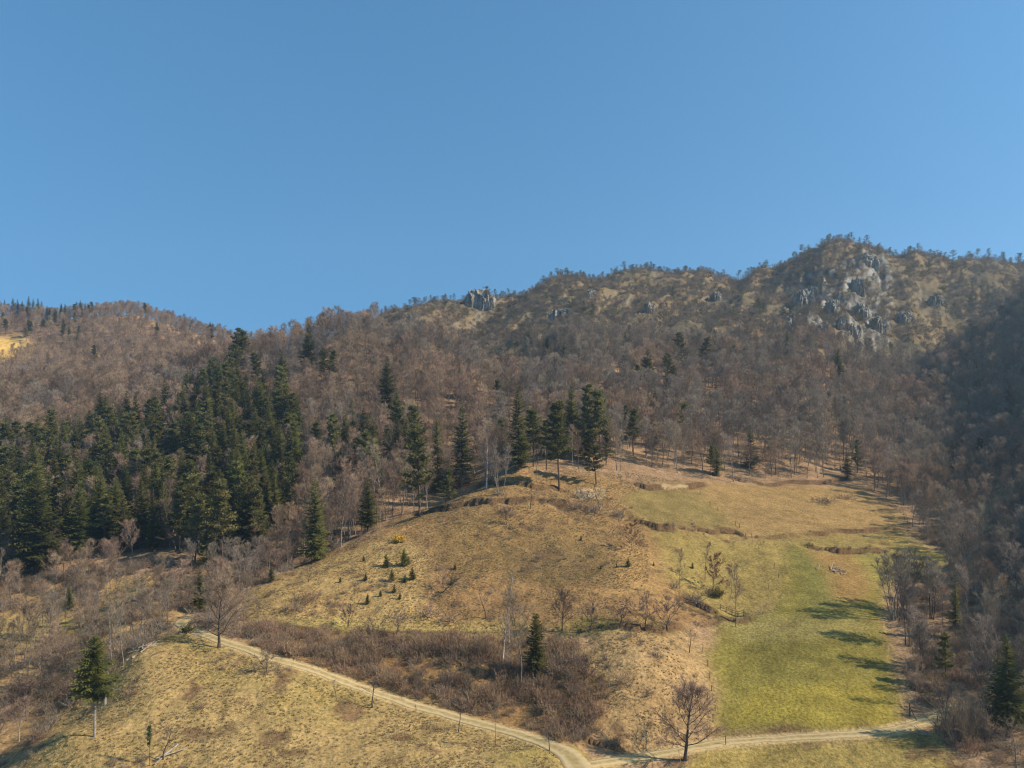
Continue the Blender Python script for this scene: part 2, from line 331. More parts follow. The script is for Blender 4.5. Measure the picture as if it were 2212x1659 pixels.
def near_line(Pl, reach):
    lo = Pl.min(0) - reach; hi = Pl.max(0) + reach
    m = np.where((Xg > lo[0]) & (Xg < hi[0]) & (Yg > lo[1]) & (Yg < hi[1]))
    x = Xg[m]; y = Yg[m]; best = np.full(len(x), 1e9); sd_ = np.zeros(len(x)); tt = np.zeros(len(x))
    for i in range(len(Pl) - 1):
        a = Pl[i]; b = Pl[i + 1]; d = b - a; L2 = d @ d + 1e-9
        t = np.clip(((x - a[0]) * d[0] + (y - a[1]) * d[1]) / L2, 0, 1)
        ex = x - a[0] - t * d[0]; ey = y - a[1] - t * d[1]; q = ex * ex + ey * ey
        k = q < best; best[k] = q[k]; sd_[k] = np.sign(d[0] * ey - d[1] * ex)[k]; tt[k] = (i + t[k]) / (len(Pl) - 1)
    return m, np.sqrt(best), sd_, tt
for pts, h, reach in SCARPS:
    Pl = polyline_w(pts, 2.0); Pl[:, 1] += 2.6 * fbm(Pl[:, 0] / 6, Pl[:, 1] / 6, 4); SCL.append(Pl)
    m, d, sgn, t = near_line(Pl, reach * 3)
    amp = h * np.clip(np.minimum(t, 1 - t) * 8, 0, 1) * np.clip(1.5 * vnoise(Xg[m] / 5, Yg[m] / 5 + 7) + .1, .35, 1.3)
    Zg[m] += np.where(sgn > 0, amp * np.exp(-d / reach), -amp * np.exp(-d / reach))
    earth[m] = np.maximum(earth[m], np.clip(amp / 0.5, 0, 1) * np.exp(-(d / 1.1) ** 2))

# roads: level the land across them
ROADS = {'gravel_road': ([(1262, 1690), (1250, 1640), (1170, 1598), (1000, 1553), (900, 1523), (800, 1494), (700, 1452), (600, 1425), (520, 1398), (450, 1376), (410, 1362), (388, 1350), (390, 1340), (415, 1333)], 2.5),
         'side_road': ([(1255, 1652), (1330, 1640), (1430, 1626), (1500, 1612), (1580, 1600), (1700, 1593), (1850, 1589), (1930, 1580), (1980, 1565), (2040, 1545), (2080, 1520)], 2.6),
         'grass_track': ([(415, 1334), (470, 1334), (540, 1338), (700, 1352), (850, 1362), (1000, 1366), (1100, 1362)], 2.2)}
RL = {}
for nm, (pts, wd) in ROADS.items():
    Pl = smooth_line(polyline_w(pts, 1.0), 30); RL[nm] = Pl
roaddist = np.full(Zg.shape, 99.0)
for nm, (pts, wd) in ROADS.items():
    Pl = RL[nm]; hz = height(Pl[:, 0], Pl[:, 1])
    kz = np.ones(15) / 15; hz = np.convolve(np.pad(hz, 7, mode='edge'), kz, 'valid')
    RL[nm] = np.column_stack([Pl, hz])
    m, d, sgn, t = near_line(Pl, 7)
    zt = np.interp(t, np.linspace(0, 1, len(hz)), hz)
    k = 1 - sstep(wd * 0.55, wd * 0.55 + 2.2, d)
    Zg[m] = Zg[m] * (1 - k) + (zt - 0.05) * k
    if nm != 'grass_track': roaddist[m] = np.minimum(roaddist[m], d - wd / 2)
# hollow under the wooden railing
hp = ground_at(1592, 1326)
Zg -= 1.2 * np.exp(-(((Xg - hp[0]) / 2.6) ** 2 + ((Yg - hp[1]) / 1.6) ** 2))

# ground colours by what grows there
vg = CV - F * Zg / Yg
wu = ug + 14 * fbm(Xg / 6, Yg / 6, 3) * 200 / Yg; wv = vg + 9 * fbm(Xg / 6 + 50, Yg / 6, 3) * 200 / Yg
colr = np.empty(Zg.shape + (3,)); colr[:] = lin(146, 118, 88)
def paint(poly, rgb, a=1.0):
    m = inpoly(wu, wv, poly); colr[m] = colr[m] * (1 - a) + np.array(lin(*rgb)) * a
far = (Yg > 470) & (ug > 800)
colr[far] = lin(128, 108, 76)
g = fbm(Xg / 30, Yg / 30, 4); colr[far & (g > 0.05)] = lin(96, 86, 66)
FARFIELD = [(-50, 735), (30, 728), (75, 742), (60, 770), (-50, 790)]
paint(FARFIELD, (205, 165, 92))
KNOLL = [(-50, 1720), (60, 1640), (130, 1545), (230, 1460), (330, 1385), (400, 1345), (540, 1400), (800, 1490), (1000, 1555), (1260, 1625), (1290, 1700)]
nearm = Yg < 150
kn = inpoly(wu, wv, KNOLL) & nearm
colr[kn] = lin(154, 128, 82)
UPPER = [(500, 1290), (700, 1200), (860, 1125), (1000, 1070), (1100, 1030), (1330, 1060), (1400, 1130), (1600, 1160), (1660, 1290), (1540, 1345), (1240, 1365), (1000, 1370), (540, 1350)]
paint(UPPER, (138, 107, 69))
paint([(500, 1300), (700, 1205), (860, 1150), (930, 1200), (900, 1290), (1000, 1345), (540, 1350)], (160, 131, 83))
paint([(930, 1160), (1000, 1110), (1200, 1105), (1330, 1130), (1300, 1200), (1100, 1230), (980, 1260)], (134, 106, 66))
paint([(1080, 1190), (1200, 1170), (1320, 1190), (1330, 1250), (1200, 1270), (1090, 1250)], (122, 98, 62))
paint([(1330, 1180), (1450, 1190), (1560, 1250), (1650, 1290), (1600, 1325), (1500, 1310), (1400, 1290), (1300, 1290)], (150, 118, 74))
paint([(860, 1130), (1000, 1075), (1130, 1020), (1330, 1030), (1400, 1060), (1330, 1110), (1100, 1100), (900, 1130)], (142, 112, 72))
paint([(1190, 1360), (1280, 1338), (1420, 1345), (1490, 1350), (1430, 1368), (1300, 1362), (1220, 1378)], (128, 120, 58))
paint([(540, 1335), (800, 1345), (1000, 1356), (1150, 1352), (1150, 1372), (980, 1378), (760, 1368), (560, 1352)], (160, 140, 80))
BUMP = [(1230, 1420), (1300, 1365), (1490, 1352), (1530, 1420), (1548, 1500), (1550, 1590), (1450, 1620), (1330, 1620), (1290, 1560), (1320, 1480)]
paint(BUMP, (152, 124, 84))
THICKET = [(520, 1352), (700, 1362), (1000, 1378), (1220, 1385), (1320, 1480), (1300, 1580), (1260, 1615), (1000, 1552), (700, 1452), (560, 1408)]
paint(THICKET, (132, 102, 66))
paint([(-50, 1250), (360, 1250), (420, 1330), (320, 1385), (130, 1545), (60, 1640), (-50, 1720)], (150, 122, 80), .7)
LOWFIELD = [(1440, 1700), (1500, 1618), (1700, 1598), (1900, 1590), (2040, 1580), (2060, 1700)]
paint(LOWFIELD, (142, 122, 68))
paint(UPMEADOW, (146, 118, 74)); paint([(1330, 1080), (1400, 1050), (1500, 1060), (1560, 1110), (1600, 1150), (1400, 1130)], (126, 108, 64))
paint([(1400, 1140), (1620, 1168), (1950, 1150), (2060, 1210), (1900, 1200), (1750, 1190), (1700, 1300), (1560, 1345), (1450, 1260)], (140, 120, 68))
paint(FIELD, (120, 108, 52))
paint([(1700, 1185), (1760, 1185), (1850, 1330), (1760, 1340), (1740, 1280)], (116, 108, 56))
paint([(1750, 1190), (1830, 1195), (1900, 1265), (1850, 1300), (1810, 1300)], (142, 112, 66))
paint([(1830, 1190), (1960, 1190), (2060, 1205), (2050, 1225), (1900, 1270)], (134, 122, 62))
paint([(1990, 1195), (2060, 1200), (2060, 1222), (1980, 1220)], (150, 134, 68))
paint([(1560, 1560), (1640, 1480), (1900, 1480), (1950, 1560), (1880, 1578)], (138, 122, 54))
paint([(1560, 1340), (1700, 1335), (1900, 1340), (1880, 1370), (1600, 1390)], (134, 120, 68))
paint([(-20, 1335), (80, 1325), (180, 1330), (260, 1345), (230, 1385), (100, 1400), (-20, 1400)], (152, 130, 78))
paint([(180, 1270), (330, 1240), (330, 1290), (200, 1310)], (160, 132, 82))
def blur(A_, r):
    for ax in (0, 1):
        c = np.cumsum(np.concatenate([np.repeat(np.take(A_, [0], ax), r + 1, ax), A_, np.repeat(np.take(A_, [-1], ax), r, ax)], ax), ax)
        n_ = A_.shape[ax]; A_ = (np.take(c, np.arange(2 * r + 1, n_ + 2 * r + 1), ax) - np.take(c, np.arange(n_), ax)) / (2 * r + 1)
    return A_
colr = blur(blur(colr, 5), 4)
gy, gx = np.gradient(Zg); steep = np.abs(gx / np.gradient(Xg, axis=1)) + np.abs(gy / np.gradient(Yg, axis=0))
rk = np.clip((steep - np.where(cm > .3, .85, 1.2) + .9 * fbm(Xg / 5, Yg / 12, 4)) * 1.6, 0, 1) * sstep(470, 540, Yg) * (ug > 900); rk *= np.where(cm > .3, 1.0, .22)
colr = colr * (1 - rk[..., None]) + (np.array(lin(136, 132, 124)) * np.clip(.85 + 1.1 * fbm((Xg - .3 * Yg) / 4, Zg / 14, 4)[..., None], .25, 1.4)) * rk[..., None]
open_d = 0.12 * fbm(Xg / 11, Yg / 11, 4) + 0.10 * fbm(Xg / 3, Yg / 3, 3)
colr *= np.clip(1 + 1.3 * open_d, 0.5, 1.6)[..., None]
gr = np.clip(0.9 * fbm(Xg / 16 + 80, Yg / 16, 4), 0, 0.6)[..., None] * (kn[..., None] * 0.9)
colr = colr * (1 - gr) + np.array(lin(136, 122, 62)) * gr
br = (np.clip(2.6 * (fbm(Xg / 4.5 + 31, Yg / 4.5 + 9, 4) - 0.28), 0, 0.85) * (Yg < 260) * (~smooth_f))[..., None]
colr = colr * (1 - br) + np.array(lin(104, 80, 58)) * br
e = (0.9 * earth)[..., None]; colr = colr * (1 - e) + np.array(lin(92, 70, 50)) * e
scar = (inpoly(wu, wv, [(1425, 1046), (1470, 1044), (1500, 1052), (1440, 1056)]) | inpoly(wu, wv, [(1240, 1062), (1300, 1052), (1310, 1075), (1250, 1085)])) & (Yg < 290)
colr[scar] = colr[scar] * .5 + np.array(lin(188, 162, 122)) * .5
rd = (1 - sstep(-0.2, 1.0, roaddist))[..., None]; colr = colr * (1 - rd) + np.array(lin(176, 150, 104)) * rd

def ground_mat():
    m = bpy.data.materials.new('ground'); m.use_nodes = True; t = m.node_tree; N = t.nodes; Lk = t.links
    b = N['Principled BSDF']; b.inputs['Roughness'].default_value = 1.0; b.inputs['Specular IOR Level'].default_value = 0.05
    at = N.new('ShaderNodeAttribute'); at.attribute_name = 'cover'
    ge = N.new('ShaderNodeNewGeometry')
    def noise(sc, det=4):
        k = N.new('ShaderNodeTexNoise'); k.inputs['Scale'].default_value = sc; k.inputs['Detail'].default_value = det; k.inputs['Roughness'].default_value = 0.6
        Lk.new(ge.outputs['Position'], k.inputs['Vector']); return k.outputs['Fac']
    n1 = noise(1.6); n2 = noise(0.28)
    ma = N.new('ShaderNodeMapRange'); ma.inputs['From Min'].default_value = 0.3; ma.inputs['From Max'].default_value = 0.7; ma.inputs['To Min'].default_value = 0.62; ma.inputs['To Max'].default_value = 1.38
    mb = N.new('ShaderNodeMapRange'); mb.inputs['From Min'].default_value = 0.3; mb.inputs['From Max'].default_value = 0.7; mb.inputs['To Min'].default_value = 0.8; mb.inputs['To Max'].default_value = 1.2
    Lk.new(n1, ma.inputs['Value']); Lk.new(n2, mb.inputs['Value'])
    mu = N.new('ShaderNodeMath'); mu.operation = 'MULTIPLY'; Lk.new(ma.outputs[0], mu.inputs[0]); Lk.new(mb.outputs[0], mu.inputs[1])
    hs = N.new('ShaderNodeHueSaturation'); Lk.new(at.outputs['Color'], hs.inputs['Color']); Lk.new(mu.outputs[0], hs.inputs['Value'])
    Lk.new(hs.outputs[0], b.inputs['Base Color'])
    bp = N.new('ShaderNodeBump'); bp.inputs['Strength'].default_value = 0.8; bp.inputs['Distance'].default_value = 0.35
    Lk.new(n1, bp.inputs['Height']); Lk.new(bp.outputs[0], b.inputs['Normal'])
    return m
ny_, ns_ = Zg.shape
ii = (np.arange(ny_ - 1)[:, None] * ns_ + np.arange(ns_ - 1)[None]).ravel()
quads = np.stack([ii, ii + 1, ii + ns_ + 1, ii + ns_], 1)
tm = mesh_np('hillside_terrain', np.stack([Xg, Yg, Zg], -1), None, quads, [ground_mat()], None, True)
ca = tm.color_attributes.new('cover', 'FLOAT_COLOR', 'POINT')
ca.data.foreach_set('color', np.concatenate([np.clip(colr, 0, 1), np.ones(Zg.shape + (1,))], -1).astype(np.float32).ravel())
tag(link('hillside_terrain', tm), kind='structure')

# ---------------------------------------------------------------- road surfaces
def road_mat():
    m = bpy.data.materials.new('gravel'); m.use_nodes = True; t = m.node_tree; N = t.nodes; Lk = t.links
    b = N['Principled BSDF']; b.inputs['Roughness'].default_value = 1.0; b.inputs['Specular IOR Level'].default_value = 0.05
    at = N.new('ShaderNodeAttribute'); at.attribute_name = 'wear'
    ge = N.new('ShaderNodeNewGeometry'); no = N.new('ShaderNodeTexNoise'); no.inputs['Scale'].default_value = 1.3; no.inputs['Detail'].default_value = 5
    Lk.new(ge.outputs['Position'], no.inputs['Vector'])
    ad = N.new('ShaderNodeMath'); ad.operation = 'ADD'; Lk.new(at.outputs['Fac'], ad.inputs[0])
    m0 = N.new('ShaderNodeMapRange'); m0.inputs['From Min'].default_value = 0.3; m0.inputs['From Max'].default_value = 0.7; m0.inputs['To Min'].default_value = -0.35; m0.inputs['To Max'].default_value = 0.35
    Lk.new(no.outputs['Fac'], m0.inputs['Value']); Lk.new(m0.outputs[0], ad.inputs[1])
    cr = N.new('ShaderNodeValToRGB'); e = cr.color_ramp.elements
    e[0].position = 0.0; e[0].color = (*lin(148, 128, 84), 1); e[1].position = 0.9; e[1].color = (*lin(184, 161, 120), 1)
    Lk.new(ad.outputs[0], cr.inputs[0]); Lk.new(cr.outputs[0], b.inputs['Base Color'])
    return m
GRAV = road_mat()
def ribbon(name, Pl, wd, widen=None):
    T = np.gradient(Pl[:, :2], axis=0); T /= np.linalg.norm(T, axis=1)[:, None]; Nn = np.stack([-T[:, 1], T[:, 0]], 1)
    k = np.array([-0.5, -0.46, -0.3, -0.1, 0.1, 0.3, 0.46, 0.5]); wear = np.array([0, 0.35, 1.0, 0.2, 0.2, 1.0, 0.35, 0.0])
    W = wd * (1 + 0.12 * fbm(Pl[:, 0] / 5, Pl[:, 1] / 5, 2)) if widen is None else widen
    V = np.zeros((len(Pl), 8, 3)); V[..., :2] = Pl[:, None, :2] + Nn[:, None] * (k[None, :, None] * (W * (1 + .16 * fbm(Pl[:, 0] / 2.2 + 7, Pl[:, 1] / 2.2, 3)))[:, None, None]) + (Nn * (.25 * fbm(Pl[:, 0] / 3 + 3, Pl[:, 1] / 3, 2))[:, None])[:, None]
    V[..., 2] = Pl[:, 2][:, None] + 0.03; V[:, 0, 2] -= 0.22; V[:, 7, 2] -= 0.22; V[:, [3, 4], 2] += 0.03
    i = (np.arange(len(Pl) - 1)[:, None] * 8 + np.arange(7)[None]).ravel()
    me = mesh_np(name, V, None, np.stack([i, i + 1, i + 9, i + 8], 1), [GRAV], None, True)
    a = me.attributes.new('wear', 'FLOAT', 'POINT'); a.data.foreach_set('value', np.tile(wear, len(Pl)).astype(np.float32))
    tag(link(name, me), kind='structure')
P1 = RL['gravel_road']; nn = len(P1); dd = np.cumsum(np.r_[0, np.linalg.norm(np.diff(P1[:, :2], axis=0), axis=1)])
ribbon('gravel_road', P1, 2.5, 2.5 + 2.2 * np.exp(-((dd - 5) / 6.0) ** 2) + 0.7 * np.exp(-((dd - dd[-1] + 9) / 6) ** 2))
P2 = RL['side_road'].copy(); P2[:, 2] += 0.012
ribbon('side_road', P2, 2.2)

# ---------------------------------------------------------------- plants: shapes
def unit(v): return v / (np.linalg.norm(v, axis=-1, keepdims=True) + 1e-9)
def rot_dir(d, ang, az):
    d = unit(np.asarray(d, float)); up = np.array([0, 0, 1.0]) if abs(d[2]) < 0.95 else np.array([1.0, 0, 0])
    a = unit(np.cross(d, up)); b = np.cross(d, a)
    return d * math.cos(ang) + (a * math.cos(az) + b * math.sin(az)) * math.sin(ang)
def curve(rng, p, d, length, nseg, wob, lift):
    P = [np.array(p, float)]; d = np.array(d, float)
    for _ in range(nseg):
        d = unit(d + rng.normal(0, wob, 3) + np.array([0, 0, lift])); P.append(P[-1] + d * length / nseg)
    return np.array(P)
def along(P, t):
    k = t * (len(P) - 1); i = min(int(k), len(P) - 2); f = k - i
    return P[i] * (1 - f) + P[i + 1] * f, unit(P[i + 1] - P[i])
def twig_tris(rng, P, D, L, wid, lift=0.25):
    """one slender triangle per twig"""
    P = np.asarray(P); D = unit(np.asarray(D) + rng.normal(0, 0.55, (len(P), 3)) + [0, 0, lift])
    side = unit(np.cross(D, rng.normal(0, 1, (len(P), 3)))) * wid / 2
    return np.stack([P - side, P + side, P + D * np.asarray(L)[:, None]], 1)
STY = {
 'forest':  dict(clear=.30, top=.95, nl=20, ll=.31, el=48, nb=8, nt=13, r=.0085, tl=.060, tw=.055, wob=.12),
 'slim':    dict(clear=.45, top=.97, nl=13, ll=.17, el=55, nb=5, nt=9, r=.0070, tl=.06, tw=.040, wob=.13),
 'pear':    dict(clear=.20, top=.85, nl=22, ll=.44, el=30, nb=13, nt=28, r=.019, tl=.060, tw=.038, wob=.13),
 'orchard': dict(clear=.24, top=.45, nl=7, ll=.60, el=38, nb=11, nt=15, r=.020, tl=.085, tw=.032, wob=.20),
 'stubby':  dict(clear=.42, top=.80, nl=6, ll=.38, el=35, nb=5, nt=6, r=.020, tl=.10, tw=.030, wob=.22),
 'birch':   dict(clear=.18, top=.99, nl=30, ll=.15, el=50, nb=5, nt=8, r=.0120, tl=.055, tw=.020, wob=.06),
 'spread':  dict(clear=.10, top=.92, nl=20, ll=.42, el=35, nb=8, nt=14, r=.014, tl=.055, tw=.036, wob=.12),
}
def bare_tree(seed, H, style, lean=(0, 0), stems=1, detail=1.0):
    rng = np.random.default_rng(seed); s = STY[style]; T = Geo(); K = Geo(); tp, td, tl = [], [], []
    for st in range(stems):
        h = H * (1 if st == 0 else rng.uniform(.75, 1.0))
        a0 = rng.uniform(0, 6.28); sp = 0 if stems == 1 else rng.uniform(.10, .22)
        P = curve(rng, (0.5 * math.cos(a0) * (stems > 1), 0.5 * math.sin(a0) * (stems > 1), -0.3), (lean[0] + sp * math.cos(a0), lean[1] + sp * math.sin(a0), 1), h * s['top'], 8, s['wob'] * .45, 0.10 if stems > 1 else 0.04)
        r0 = s['r'] * h; rr = r0 * np.linspace(1, .18, 9) ** 0.9; rr[0] *= 1.35; T.tube(P, rr, 6)
        nl = max(4, int(s['nl'] * detail)); az = rng.uniform(0, 6.28)
        for i in range(nl):
            t = s['clear'] + (0.98 - s['clear']) * (i + rng.uniform(0, 1)) / nl; az += 2.4 + rng.normal(0, .4)
            p, d = along(P, t); rel = (t - s['clear']) / (1 - s['clear'])
            L = h * s['ll'] * (0.55 + 0.75 * math.sin(math.pi * min(1, rel * .75 + .22))) * rng.uniform(.7, 1.15) * (1 - 0.45 * rel)
            el = R(s['el'] + 18 * rel + rng.normal(0, 8)); dl = np.array([math.cos(az) * math.cos(el), math.sin(az) * math.cos(el), math.sin(el)])
            Q = curve(rng, p, dl, L, 4, s['wob'], 0.10); rl = max(.012, r0 * (1 - .8 * t) * .42)
            (K if style == 'birch' and st == 0 else T).tube(Q, rl * np.linspace(1, .25, 5), 4)
            nb = max(2, int(s['nb'] * detail))
            for j in range(nb):
                tb = rng.uniform(.22, 1.0); q, dq = along(Q, tb); db = rot_dir(dq, R(rng.uniform(25, 60)), rng.uniform(0, 6.28)); db[2] += .15
                lb = L * rng.uniform(.28, .5) * (1.15 - .5 * tb); B = curve(rng, q, db, lb, 2, s['wob'], 0.06)
                K.tube(B, np.array([1, .7, .25]) * max(.008, rl * .32), 3)
                k = int(s['nt'] * detail); tt = rng.uniform(.05, 1, k)
                f = tt * 2; i0 = np.minimum(f.astype(int), 1); fr = (f - i0)[:, None]
                tp.append(B[i0] * (1 - fr) + B[i0 + 1] * fr); td.append(unit(B[i0 + 1] - B[i0])); tl.append(h * s['tl'] * rng.uniform(.5, 1.3, k))
            k = int(s['nt'] * detail); tt = rng.uniform(.3, 1, k) * 4; i0 = np.minimum(tt.astype(int), 3); fr = (tt - i0)[:, None]
            tp.append(Q[i0] * (1 - fr) + Q[i0 + 1] * fr); td.append(unit(Q[i0 + 1] - Q[i0])); tl.append(h * s['tl'] * rng.uniform(.5, 1.3, k))
    tp, td, tl = np.concatenate(tp), np.concatenate(td), np.concatenate(tl)
    K.tris(twig_tris(rng, tp, td, tl, s['tw']))
    return T, K, (tp, td, tl)
def spruce(seed, H, base=.06, width=.17, rag=.18, droop=.30, top_pow=.85):
    rng = np.random.default_rng(seed); T = Geo(); K = Geo()
    T.tube(np.array([[0, 0, -.4], [0, 0, H * .5], [0, 0, H]]) + rng.normal(0, .006 * H, (3, 3)) * [1, 1, 0], np.array([.0125, .008, .001]) * H, 6)
    nw = int(34 + H * .55); tri = []; az0 = 0; ax = []
    for i in range(nw):
        f = (i + rng.uniform(0, .8)) / nw; z = H * (base + (1 - base) * f)
        Lw = H * width * ((1 - f) ** top_pow) * rng.uniform(.82, 1.12) + .012 * H
        if f < .12: Lw *= .55 + f * 3.7
        for j in range(int(rng.integers(8, 11)) if f < .85 else 7):
            az = rng.uniform(0, 6.28); L = Lw * rng.uniform(1 - rag * 2, 1 + rag); el = .45 * f - droop * (1 - f) + rng.normal(0, .1)
            t = np.linspace(0, 1, 6); rad = L * t; zz = z + L * (np.sin(el) * t + .16 * t * t)
            A = np.stack([np.cos(az) * rad, np.sin(az) * rad, zz], 1); ax.append(A)
            sd_ = np.array([-math.sin(az), math.cos(az), 0.0]); out_ = np.array([math.cos(az), math.sin(az), 0.0])
            for k in range(1, 6):
                w_ = max(.25 if H > 6 else .06, L * (.36 - .045 * k)) * rng.uniform(.75, 1.3)
                for sg_ in (-1, 1):
                    tip = A[k] + sd_ * sg_ * w_ + out_ * w_ * .55 - np.array([0, 0, w_ * rng.uniform(.15, .75)])
                    tri.append([A[k - 1], A[k], tip])
            tri.append([A[4] - sd_ * L * .06, A[4] + sd_ * L * .06, A[5] + out_ * L * .10])
    K.tris(tri); return T, K
def pine(seed, H, clear=.45, width=.2, nl=34, flat=.5, ncl=24):
    rng = np.random.default_rng(seed); T = Geo(); K = Geo()
    P = curve(rng, (0, 0, -.3), (0, 0, 1), H * .97, 6, .035, .05); T.tube(P, np.linspace(1, .2, 7) * .0125 * H, 6); tri = []
    for i in range(nl):
        t = clear + (1 - clear) * (i + rng.uniform(0, .9)) / nl; p, d = along(P, min(t, .99)); az = i * 2.4 + rng.normal(0, .4); rel = (t - clear) / (1 - clear)
        L = H * width * (.55 + .6 * math.sin(math.pi * min(1, .3 + .7 * rel))) * rng.uniform(.6, 1.2) * (1 - .35 * rel); el = R(5 + 35 * rel + rng.normal(0, 9))
        Q = curve(rng, p, (math.cos(az) * math.cos(el), math.sin(az) * math.cos(el), math.sin(el)), L, 3, .1, .08)
        T.tube(Q, np.linspace(1, .3, 4) * .004 * H, 3)
        for c in range(4):
            tc = .30 + .22 * c + rng.uniform(-.06, .06); q, _ = along(Q, min(tc, 1)); rc = H * .043 * rng.uniform(.7, 1.3)
            off = rng.normal(0, 1, (ncl, 3)); off = unit(off) * rng.uniform(.3, 1, (ncl, 1)) * rc * [1.25, 1.25, flat]
            base = q + off * .55 + [0, 0, rc * .2]; dirn = unit(off * [1, 1, 1.4] + [0, 0, rc * .35]); side = unit(np.cross(dirn, rng.normal(0, 1, (ncl, 3)))) * rc * .23
            tri.append(np.stack([base - side, base + side, base + dirn * rc * .75], 1))
    K.tris(np.concatenate(tri)); return T, K
def shrub(seed, H=1.0, nst=34, spread=.75, nt=11, tw=.020, sr=.012):
    rng = np.random.default_rng(seed); T = Geo(); K = Geo(); tp, td, tl = [], [], []
    for i in range(nst):
        az = rng.uniform(0, 6.28); el = rng.uniform(.45, 1.5); b = rng.normal(0, .22, 2) * H
        P = curve(rng, (b[0], b[1], -.08 * H), (math.cos(az) * math.cos(el) * spread, math.sin(az) * math.cos(el) * spread, math.sin(el)), H * rng.uniform(.6, 1.15), 3, .16, -.02)
        T.tube(P, np.array([1, .8, .6, .25]) * sr * H, 3)
        tt = rng.uniform(.2, 1, nt) * 3; i0 = np.minimum(tt.astype(int), 2); fr = (tt - i0)[:, None]
        tp.append(P[i0] * (1 - fr) + P[i0 + 1] * fr); td.append(unit(P[i0 + 1] - P[i0])); tl.append(H * rng.uniform(.12, .38, nt))
    tp, td, tl = np.concatenate(tp), np.concatenate(td), np.concatenate(tl)
    K.tris(twig_tris(rng, tp, td, tl, tw * H, .1))
    return T, K, (tp, td, tl)
def leaf_geo(seed, pts, dirs, lens, n, size, sprd=1.0):
    rng = np.random.default_rng(seed); i = rng.integers(0, len(pts), n); p = pts[i] + dirs[i] * (lens[i] * rng.uniform(.1, 1, n))[:, None] + rng.normal(0, .08 * sprd, (n, 3))
    a = unit(rng.normal(0, 1, (n, 3))) * size; b = unit(np.cross(a, rng.normal(0, 1, (n, 3)))) * size * .6
    g_ = Geo(); g_.quads(np.stack([p - a * .5, p - b * .5, p + a * .5, p + b * .5], 1)); return g_

# library: key -> (mesh of trunk, mesh of crown, height the mesh was made at)
LIB = {}
def lib(key, T, K, H, mt_, mk, tn='trunk', kn_='crown'):
    if key[:5] not in ('shrub',): H = max(v_[:, 2].max() for v_ in T.V + K.V)
    LIB[key] = (T.mesh(tn, [M[mt_]]), K.mesh(kn_, [M[mk]]), H, (T, K))
for i in range(5):
    T, K, _ = bare_tree(100 + i, 19, 'forest'); lib(f'forest{i}', T, K, 19, 'bark', 'twig')
    LIB[f'greywood{i}'] = (None, None, 19, (T, K))
    LIB[f'scrubwood{i}'] = (None, None, 19, (T, K)); a = LIB[f'forest{i}']; t3 = a[0].copy(); c3 = a[1].copy(); c3.materials[0] = M['twig_scrub']; LIB[f'scrubwood{i}'] = (t3, c3, a[2], (T, K))
    a = LIB[f'forest{i}']; (a[0].materials.__setitem__(0, M['bark_pale']) if i < 2 else None); t2 = a[0].copy(); c2 = a[1].copy(); t2.materials[0] = M['bark'] if i else M['bark_pale']; c2.materials[0] = M['twig_grey']; LIB[f'greywood{i}'] = (t2, c2, a[2], (T, K))
for i in range(4):
    T, K, _ = bare_tree(120 + i, 13, 'slim'); lib(f'slim{i}', T, K, 13, 'bark' if i else 'bark_pale', 'twig_tan')
    T, K, _ = bare_tree(140 + i, 6.5, 'orchard'); lib(f'orchard{i}', T, K, 6.5, 'bark_dark', 'twig_dark')
for i in range(2):
    T, K, _ = bare_tree(160 + i, 13, 'pear'); lib(f'pear{i}', T, K, 13, 'bark_dark', 'twig')
    T, K, _ = bare_tree(170 + i, 14, 'birch'); lib(f'birch{i}', T, K, 14, 'bark_birch', 'twig')
    T, K, _ = bare_tree(180 + i, 5, 'stubby', lean=(.1, 0)); lib(f'stubby{i}', T, K, 5, 'bark_dark', 'twig_dark')
    T, K, _ = bare_tree(190 + i, 15, 'slim', stems=6); lib(f'stems{i}', T, K, 15, 'bark', 'twig_grey')
    T, K, _ = bare_tree(200 + i, 15, 'forest', stems=3); lib(f'forked{i}', T, K, 15, 'bark_dark', 'twig_grey')
    T, K, _ = bare_tree(210 + i, 14, 'spread'); lib(f'paletree{i}', T, K, 14, 'bark_pale', 'twig_tan')
T, K, _ = bare_tree(230, 6.5, 'orchard', lean=(.9, 0)); lib('leaning', T, K, 6.5, 'bark_dark', 'twig_dark')
for i in range(2):
    T, K, tw_ = bare_tree(240 + i, 8, 'spread', detail=.7); Lg = leaf_geo(5 + i, *tw_, 1500, .24)
    LIB[f'oak{i}'] = (T.mesh('trunk', [M['bark']]), join_mesh('crown', [K, Lg], [M['twig'], M['leaf_brown']]), 8, None)
T, K, tw_ = bare_tree(250, 9, 'slim', detail=.8); Lg = leaf_geo(15, *[x for x in (tw_[0] * [.3, .3, .8], tw_[1] * .3, tw_[2])], 900, .20, 1.5)
LIB['ivy'] = (T.mesh('trunk', [M['bark_dark']]), join_mesh('crown', [K, Lg], [M['twig_tan'], M['ivy']]), 9, None)
for i in range(4):
    T, K = spruce(300 + i, 26, base=.05 + .03 * (i % 2), width=(.17, .195, .18, .22)[i], droop=(.35, .25, .42, .3)[i]); lib(f'spruce{i}', T, K, 26, 'bark_dark', 'needle')
    T, K = pine(320 + i, 20, clear=(.34, .25, .42, .25)[i], width=(.17, .18, .17, .20)[i]); lib(f'pine{i}', T, K, 20, 'bark_red', 'needle_p')
T, K = spruce(310, 17, base=.40, width=.20, rag=.25, droop=.25, top_pow=.7); lib('highspruce', T, K, 17, 'bark_pale', 'needle')
T, K = spruce(311, 13, base=.03, width=.17, rag=.22, droop=.45, top_pow=.6); lib('densespruce', T, K, 13, 'bark_dark', 'needle')
T, K = spruce(312, 14, base=.2, width=.13, rag=.4, droop=.1); lib('larch', T, K, 14, 'bark_dark', 'needle_p')
